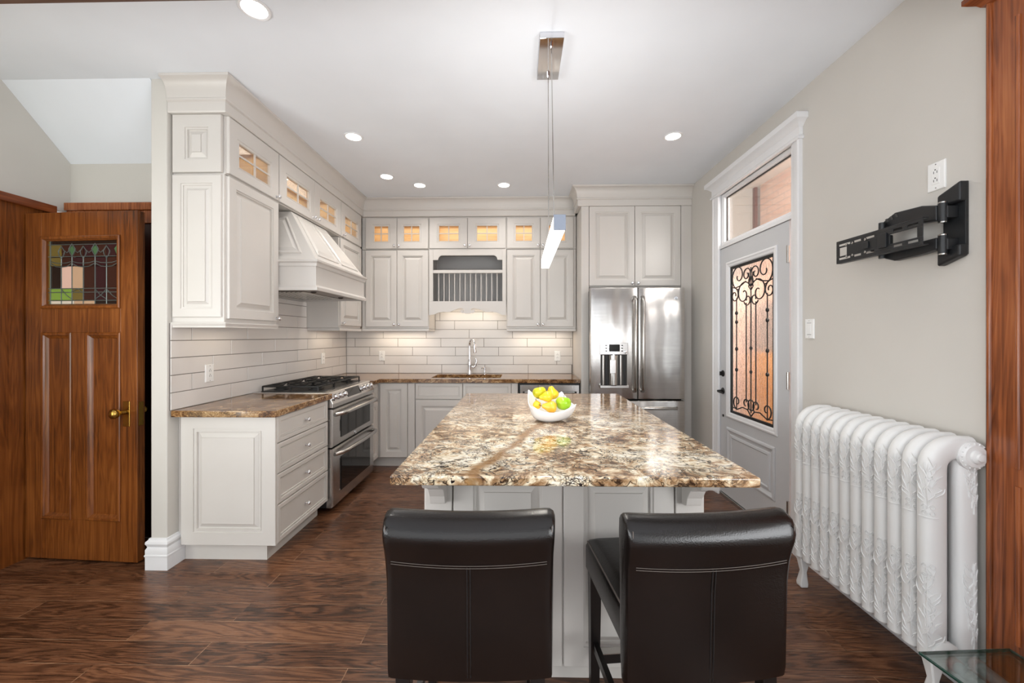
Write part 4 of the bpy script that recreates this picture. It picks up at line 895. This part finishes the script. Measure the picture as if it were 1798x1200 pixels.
def relief(which):
    mb = MB(); rnd = random.Random(3)
    def on(a, z, h=.0):  # point on the front column surface, angle a around it
        ca, sa = math.cos(a), math.sin(a); return (xf_-.0425*math.copysign(abs(ca)**.75, ca)-h*ca, .0288*math.copysign(abs(sa)**.75, sa)+h*sa, z)
    def stroke(a0, z0, a1, z1, bend, r=.0021):
        P_ = []
        for i in range(7):
            t_ = i/6; P_.append(on(a0+(a1-a0)*t_+bend*math.sin(math.pi*t_), z0+(z1-z0)*t_, .0012))
        r *= 1.45; mb.tube(P_, [r*.5, r, r*1.2, r*1.2, r, r*.8, r*.3], 5)
    z0, z1, nl = (.195, .475, 44) if which == 'lower' else (.735, .865, 22)
    for k in range(nl):
        z = z0+(z1-z0)*(k+rnd.random()*.6)/nl; a = -.72+rnd.uniform(-.6, .6); s_ = 1 if k % 2 else -1
        stroke(a, z, a+s_*rnd.uniform(.25, .7), z+rnd.uniform(.02, .05), s_*rnd.uniform(-.2, .3), rnd.uniform(.0011, .0017))
    stroke(-.72, z0-.005, -.72, z1+.02, .12, .0016)
    for zc in ((.505, .47) if which == 'lower' else (.722, .70)):
        for s_ in (-1, 1): mb.tube([on(-.72+s_*.34+.3*math.cos(R(q))*(1-q/620), zc+.012*math.sin(R(q))*(1-q/620), .001) for q in range(0, 500, 40)], .0015, 5)
    if which == 'upper': mb.tube([on(-1.5+1.6*i/8, .684, .001) for i in range(9)], .0016, 5)
    # the same leaves on the outer flank of the arch
    return mb
def rear_relief(which):
    mb = MB(); rnd = random.Random(5)
    def on(a, z): ca, sa = math.cos(a), math.sin(a); return (xb_-.0405*math.copysign(abs(ca)**.75, ca), .0272*math.copysign(abs(sa)**.75, sa), z)
    for z0, z1, nl in (((.22, .50, 34), (.72, .86, 24))[which],):
        for k in range(nl):
            z = z0+(z1-z0)*(k+rnd.random()*.6)/nl; a = -1.75+rnd.uniform(-.3, .3); s_ = 1 if k % 2 else -1; da = s_*rnd.uniform(.2, .5); dz = rnd.uniform(.02, .05); r = rnd.uniform(.0016, .0025)
            mb.tube([on(a+da*q/6+.15*math.sin(math.pi*q/6), z+dz*q/6) for q in range(7)], [r*.5, r, r*1.2, r*1.2, r, r*.8, r*.3], 5)
    mb.tube([on(-1.75, z0-.02), on(-1.82, (z0+z1)/2), on(-1.75, z1+.02)], .0022, 5)
    return mb
NS = 12; ys0, ystep = 1.512, .0606
sec0 = section_parts().build('section', M['rad'], c, smooth=45); rl0 = [relief(q).build('scroll_relief', M['rad'], sec0, smooth=60) for q in ('lower', 'upper')]
for q in (0, 1): rear_relief(q).build('scroll_relief', M['rad'], sec0, smooth=60)
# meshes were built at y=0: move the mesh data so a section sits at its own location
for i in range(NS):
    if i == 0: s1 = sec0
    else:
        s1 = sec0.copy(); COL.objects.link(s1); s1.parent = c; 
        for q in rl0: r1 = q.copy(); COL.objects.link(r1); r1.parent = s1
    s1.location = (0, ys0+i*ystep, 0)
for y in (ys0-.005, ys0+11*ystep+.005):
    MB().loft([[(xf_-.03, y-.022, .17), (xf_+.03, y-.022, .17), (xf_+.03, y+.022, .17), (xf_-.03, y+.022, .17)], [(xf_-.012, y-.014, .08), (xf_+.012, y-.014, .08), (xf_+.012, y+.014, .08), (xf_-.012, y+.014, .08)], [(xf_-.026, y-.02, .02), (xf_+.016, y-.02, .02), (xf_+.016, y+.02, .02), (xf_-.026, y+.02, .02)], [(xf_-.024, y-.02, 0), (xf_+.014, y-.02, 0), (xf_+.014, y+.02, 0), (xf_-.024, y+.02, 0)]]).build('foot', M['rad'], c, bevel=.005, smooth=40)
m_ = MB(); m_.lathe([(.052, 0), (.052, .012), (.044, .016), (.040, .022), (.026, .024), (.024, .030), (.014, .034), (.013, .040), (.004, .042)], (xb_+.004, ys0-.02, .915), (0, -1, 0), 20)
for k in range(16):
    a = 2*math.pi*k/16; m_.lathe([(.0006, -.003), (.004, 0), (.0006, .003)], (xb_+.004+.046*math.cos(a), ys0-.036, .915+.046*math.sin(a)), (0, -1, 0), 6)
m_.build('hub_plug', M['rad'], c, smooth=40)
MB().lathe([(.05, 0), (.05, .014), (.04, .02)], (xf_+.02, ys0-.02, .185), (0, -1, 0), 18).build('lower_hub', M['rad'], c, smooth=40)
for x in (xf_+.03, xb_-.005):
    m_ = MB(); m_.tube([(x, ys0-.038, .17), (x, ys0-.16, .165)], .019, 12); m_.build('pipe', M['pglass'], c, smooth=60)
    m_ = MB(); m_.tube([(x, ys0-.042, .17), (x, ys0-.062, .17)], .024, 12); m_.build('pipe_nut', M['copper'], c, smooth=60)

# ------------------------------------------------------------------ wall bracket for a screen
c = thing('tv_wall_mount', (XR, 1.59, 1.63), 'black articulated television wall bracket on the plain wall', 'wall mount')
wp = XR
m_ = MB(); m_.prism([(1.55, 1.665), (1.632, 1.64), (1.632, 1.91), (1.55, 1.945)], '-X', wp, .0, .012); m_.build('wall_plate', M['blackmetal'], c, bevel=.002)
for z0_, z1_, s_ in ((1.87, 1.945, 1), (1.64, 1.70, -1)):
    if s_ > 0: pr = [(1.548, z0_), (1.634, z0_-.012), (1.634, z0_+.042), (1.548, z1_+.002)]
    else: pr = [(1.548, 1.705), (1.634, 1.70), (1.634, 1.630), (1.548, 1.660)]
    MB().prism(pr, '-X', wp, .001, .036).build('plate_cover', M['black'], c, bevel=.008, seg=3)
hx = wp-.055
for z0_, z1_ in ((1.80, 1.872), (1.675, 1.745)):
    MB().tube([(hx, 1.592, z0_), (hx, 1.592, z1_)], .014, 12).build('hinge_barrel', M['blackmetal'], c, smooth=60)
    MB().box(hx, wp-.01, 1.575, 1.609, z0_+.012, z1_-.012).build('hinge_bracket', M['black'], c, bevel=.004); 
    for zz in (z0_-.002, z1_+.002): MB().lathe([(.013, -.003), (.013, .003), (.006, .006)], (hx, 1.592, zz), (0, 0, 1), 12).build('hinge_cap', M['satin'], c, smooth=40)
m_ = MB(); m_.prism([(1.60, 1.866), (1.66, 1.884), (1.775, 1.892), (1.83, 1.868), (1.835, 1.815), (1.70, 1.818), (1.60, 1.806)], '-X', hx+.016, 0, .032); m_.build('arm', M['black'], c, bevel=.005, seg=3)
m_ = MB(); m_.prism([(1.60, 1.740), (1.70, 1.738), (1.84, 1.735), (1.838, 1.705), (1.78, 1.682), (1.66, 1.686), (1.60, 1.694)], '-X', hx+.016, 0, .032); m_.build('arm', M['black'], c, bevel=.005, seg=3)
m_ = MB()
for k in range(3): m_.prism([(1.765+k*.022, 1.888-k*.006), (1.775+k*.022, 1.886-k*.006), (1.765+k*.022, 1.868-k*.004), (1.757+k*.022, 1.869-k*.004)], '-X', hx-.016, -.001, .0015)
m_.build('arm_vents', M['slot'], c)
MB().tube([(hx-.03, 1.82, 1.70), (hx-.03, 1.82, 1.86)], .012, 12).build('elbow_pin', M['blackmetal'], c, smooth=60)
# head rail: slotted channel
def rail():
    m_ = MB(); xr = wp-.118; y0_, y1_ = 1.602, 2.03; z0_, z1_ = 1.717, 1.818
    def B(a, b, c0, d0, e0=0, f0=.004): m_.box(xr-f0, xr-e0, a, b, c0, d0)
    # plate with slots: rails and webs
    B(y0_, y1_, z0_, z0_+.012); B(y0_, y1_, z1_-.012, z1_); B(y0_, y1_, z0_+.022, z0_+.030); B(y0_, y1_, z1_-.030, z1_-.022)
    for a, b in ((y0_, y0_+.018), (y0_+.062, y0_+.085), (y0_+.125, y0_+.215), (y0_+.26, y0_+.285), (y0_+.325, y0_+.345), (y1_-.014, y1_)): B(a, b, z0_+.012, z0_+.022); B(a, b, z1_-.022, z1_-.012)
    B(y0_, y0_+.022, z0_+.03, z1_-.03); B(y0_+.14, y0_+.365, z0_+.03, z1_-.03); B(y1_-.018, y1_, z0_+.03, z1_-.03)
    m_.box(xr-.004, xr+.022, y0_, y1_, z1_, z1_+.005); m_.box(xr-.004, xr+.022, y0_, y1_, z0_-.005, z0_)
    m_.box(xr-.012, xr-.0045, y0_+.15, y0_+.19, z0_+.02, z1_-.02); m_.box(xr-.010, xr-.0045, y0_+.24, y0_+.27, z0_+.035, z1_-.035)
    return m_
rail().build('head_rail', M['blackmetal'], c, bevel=.001)
m_ = MB()
for y in (1.86, 1.93, 1.965):
    for z in (1.738, 1.796): m_.lathe([(.006, 0), (.006, .004), (.003, .005)], (wp-.122, y, z), (-1, 0, 0), 8)
m_.build('rail_bolts', M['satin'], c)
MB().box(wp-.115, hx-.005, 1.79, 1.85, 1.735, 1.80).build('head_pivot', M['black'], c, bevel=.006)

# ------------------------------------------------------------------ wood casing of the opening the camera looks through
tr = thing('trim_2', (1.69, 1.3, 0), 'red mahogany fluted casing at the right edge', None); tr['kind'] = 'structure'
MB().box(1.69, XR-.0005, .75, 1.472, .16, 2.56).build('casing_board', M['mahog'], tr, bevel=.003)
m_ = MB(); m_.tube([(1.690, 1.466, .16), (1.690, 1.466, 2.555)], .009, 8); m_.tube([(1.690, 1.383, .9), (1.690, 1.383, 2.44)], .008, 10); m_.tube([(1.690, 1.383, .3), (1.690, 1.383, .84)], .008, 10); m_.tube([(1.690, 1.34, .16), (1.690, 1.34, 2.555)], .010, 8); m_.build('reeding', M['mahog'], tr, smooth=60)
m_ = MB(); m_.sweep([(XR-.001, 1.472), (1.69, 1.472), (1.69, .75)], [(0, 2.545), (.012, 2.548), (.02, 2.56), (.034, 2.57), (.045, 2.58), (.045, 2.598), (0, 2.60)]); m_.build('capital', M['mahogy'], tr, smooth=25)
m_ = MB(); m_.sweep([(XR-.001, 1.474), (1.685, 1.474), (1.685, .75)], [(0, 0), (.03, 0), (.03, .10), (.034, .108), (.03, .118), (.022, .128), (.026, .14), (.018, .156), (.006, .166), (0, .168)]); m_.build('plinth', M['mahogy'], tr, smooth=25)
struct(MB().box(-3.02, 1.66, 1.30, 1.46, 2.602, HC-.001).build('trim_3', M['mahogx']), 'dark wood header across the opening')

# glass side table in the bottom right corner
c = thing('glass_table', (1.50, 1.0, 0), 'clear glass table corner with green edge in front of the radiator', 'table')
pts = [(1.332, 1.352), (1.362, 1.06), (1.40, .70), (1.652, .72), (1.648, 1.372)]
m_ = MB(); slab(m_, [(x, y) for x, y in pts], .290, .300); m_.build('glass_top', M['tableglass'], c)
m_ = MB()
for (a, b) in zip(pts, pts[1:]+pts[:1]): m_.tube([(a[0], a[1], .295), (b[0], b[1], .295)], .0052, 6)
m_.build('polished_edge', M['glassedge'], c)
MB().lathe([(.13, 0), (.13, .01), (.03, .02), (.02, .05), (.02, .27), (.06, .285), (.06, .2895)], (1.52, .95, 0), n=20).build('pedestal', M['satin'], c, smooth=40)

# ------------------------------------------------------------------ hall woodwork and old oak door
tr = thing('trim_4', (-2.6, 2.6, 0), 'oak casing around the hall doorways', None); tr['kind'] = 'structure'
MB().box(-3.018, -2.145, 2.575, 2.619, 2.185, 2.235).build('picture_rail', M['mahogx'] if 0 else M['mahog'], tr, bevel=.003)
MB().box(-3.018, -2.30, 2.59, 2.6195, 2.10, 2.185).build('head_casing', M['mahog'], tr, bevel=.003)
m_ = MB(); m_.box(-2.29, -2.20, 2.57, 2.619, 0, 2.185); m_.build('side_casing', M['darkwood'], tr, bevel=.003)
MB().box(-3.019, -2.97, .6, 2.50, 2.135, 2.185).build('left_head_casing', M['mahogy'], tr, bevel=.003)
MB().box(-3.06, -3.00, 1.0, 2.619, 0, 2.135).build('left_panelling', M['oak'], tr)
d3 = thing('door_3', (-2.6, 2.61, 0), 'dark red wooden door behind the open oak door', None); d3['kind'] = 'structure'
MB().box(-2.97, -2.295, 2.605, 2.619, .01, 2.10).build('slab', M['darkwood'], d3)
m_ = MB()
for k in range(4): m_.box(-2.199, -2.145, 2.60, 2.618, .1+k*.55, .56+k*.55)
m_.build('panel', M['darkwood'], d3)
d = thing('door_2', (0, 0, 0), 'old oak door with stained glass light, standing open in the hall', None); d['kind'] = 'structure'
W, Hh, th = .735, 2.095, .045
# local: x 0..W from hinge (left) to latch (right), front face y=0, back y=th
def DX(px): return (px-30)/(237-30)*W
def DZ(py): return 2.095-(py-372)/(978-372)*2.085
s0, s1 = DX(60), DX(207); sg0, sg1 = DX(70), DX(203)
zt0, zt1 = DZ(540), DZ(414); zb0, zb1 = DZ(908), DZ(582); pm0, pm1 = DX(117), DX(143)
m_ = MB()
m_.box(0, s0, 0, th, .012, Hh); m_.box(s1, W, 0, th, .012, Hh); m_.box(s0, s1, 0, th, zt1, Hh); m_.box(s0, s1, 0, th, zb1, zt0); m_.box(s0, s1, 0, th, .012, zb0); m_.box(pm0, pm1, 0, th, zb0, zb1)
m_.build('frame', M['oak'], d, bevel=.0015)
for a, b in ((s0, pm0), (pm1, s1)):
    MB().rect('-Y', 0, a, b, zb0, zb1, [(0, -.03), (0, .004), (.006, .007), (.016, .005), (.02, -.002), (.03, -.006), (.036, -.012), (.05, -.013)]).build('panel', M['oak'], d, smooth=25)
MB().rect('-Y', 0, s0, s1, zt0, zt1, [(0, -.03), (0, .008), (.006, .011), (.016, .009), (.02, .002), (.026, -.004), (.026, -.03)], hole=True).build('glass_moulding', M['oak'], d, smooth=25)
# stained glass: panes (one mesh, several colours) and lead cames
a0, a1, c0, c1 = s0+.026, s1-.026, zt0+.026, zt1-.026; gw, gh = a1-a0, c1-c0
keys = list(GL); m_ = MB(); U = lambda u: a0+u*gw; V = lambda v: c0+v*gh
def pane(poly, k): m_.mi = keys.index(k); m_.prism([(U(u), V(v)) for u, v in poly], '-Y', .02, 0, .003)
def rp(u0, u1, v0, v1, k): pane([(u0, v0), (u1, v0), (u1, v1), (u0, v1)], k)
cols = [.03, .185, .335, .495, .66, .82, .98]
for i, k in enumerate(('dark', 'pink', 'pale', 'brown', 'purple', 'brown')): rp(cols[i]+.004, cols[i+1]-.004, .255, .60, k)
for i, k in enumerate(('green', 'green', 'olive', 'brown', 'purple', 'brown')): rp(cols[i]+.004, cols[i+1]-.004, .07, .245, k)
for i, k in enumerate(('olive', 'brown', 'purple', 'brown', 'purple', 'brown')): rp(cols[i]+.004, cols[i+1]-.004, .61, .74, k)
for i, k in enumerate(('olive', 'brown', 'brown', 'purple', 'brown', 'purple')): rp(cols[i]+.004, cols[i+1]-.004, .75, .94, k)
rp(.03, .36, .0, .06, 'white'); rp(.364, .66, .0, .06, 'pale'); rp(.664, .98, 0, .06, 'dark'); rp(.03, .98, .95, 1, 'dark'); rp(0, .026, 0, 1, 'olive'); rp(.984, 1, 0, 1, 'dark')
m_.build('stained_glass', [GL[k] for k in keys], d)
m_ = MB(); Y_ = .0155
def came(P_, r=.0026): m_.tube([(U(u), Y_, V(v)) for u, v in P_], r, 6)
for u in cols: came([(u, 0), (u, .62)]); 
for u in (cols[0], cols[6]): came([(u, .6), (u, 1)])
for v in (.0, .06, .25, .945, .19, .755): came([(0, v), (1, v)])
for i in range(6):
    u0, u1 = cols[i], cols[i+1]; mid = (u0+u1)/2
    s_ = -1 if i % 2 else 1
    came([(u0, .62+.03*s_), (mid, .60+.0*s_), (u1, .62-.03*s_)]); came([(u0, .665+.015*s_), (mid, .655), (u1, .665-.015*s_)])
    came([(u1, .62), (u1, .76)] if i < 5 else [(u0, .62), (u0, .75)])
for i, u in enumerate(cols[1:6]):
    zc = .86 if i % 2 else .82; hh = .10; ww = .045
    came([(u, zc+hh), (u+ww, zc+.02), (u+ww*.8, zc-.03), (u, zc-hh), (u-ww*.8, zc-.03), (u-ww, zc+.02), (u, zc+hh)])
    if i < 4: came([(u+ww, .85), (u+.08, .815), (cols[i+2]-ww, .85)])
for a, b in ((.185, .335), (.66, .82), (.82, .98)): came([(a, .24), ((a+b)/2, .14), (b, .08)]); 
came([(.66, .08), (.74, .14), (.82, .24)]); came([(.335, .20), (.42, .245), (.495, .18)])
m_.build('lead_came', M['lead'], d, smooth=60)
m_ = MB()
for i, u in enumerate((cols[2], cols[4], .965)):
    m_.prism([(U(u), V(.93)), (U(min(u+.04, .985)), V(.87)), (U(u), V(.77)), (U(u-.04), V(.87))], '-Y', .0185, 0, .003)
m_.build('teal_lozenge', GL['teal'], d)
kx, kz = DX(218), DZ(722)
MB().box(kx-.022, kx+.022, -.004, 0, kz-.075, kz+.075).build('knob_plate', M['brass'], d, bevel=.002)
MB().lathe([(.012, 0), (.011, .022), (.013, .03), (.024, .038), (.030, .052), (.028, .066), (.016, .074), (.002, .076)], (kx-.004, -.004, kz+.01), (-.25, -1, 0), 18).build('door_knob', M['brass'], d, smooth=50)
MB().box(W-.0002, W+.002, .008, .036, kz-.07, kz+.07).build('latch_plate', M['brass'], d)
MB().lathe([(.010, 0), (.010, .03), (.022, .04), (.026, .05), (.02, .062), (.003, .066)], (kx, th, kz+.01), (0, 1, 0), 14).build('door_knob', M['brass'], d, smooth=50)
d.location = (-2.992, 2.352, 0); d.rotation_euler = (0, 0, math.atan2(-.045, .735))
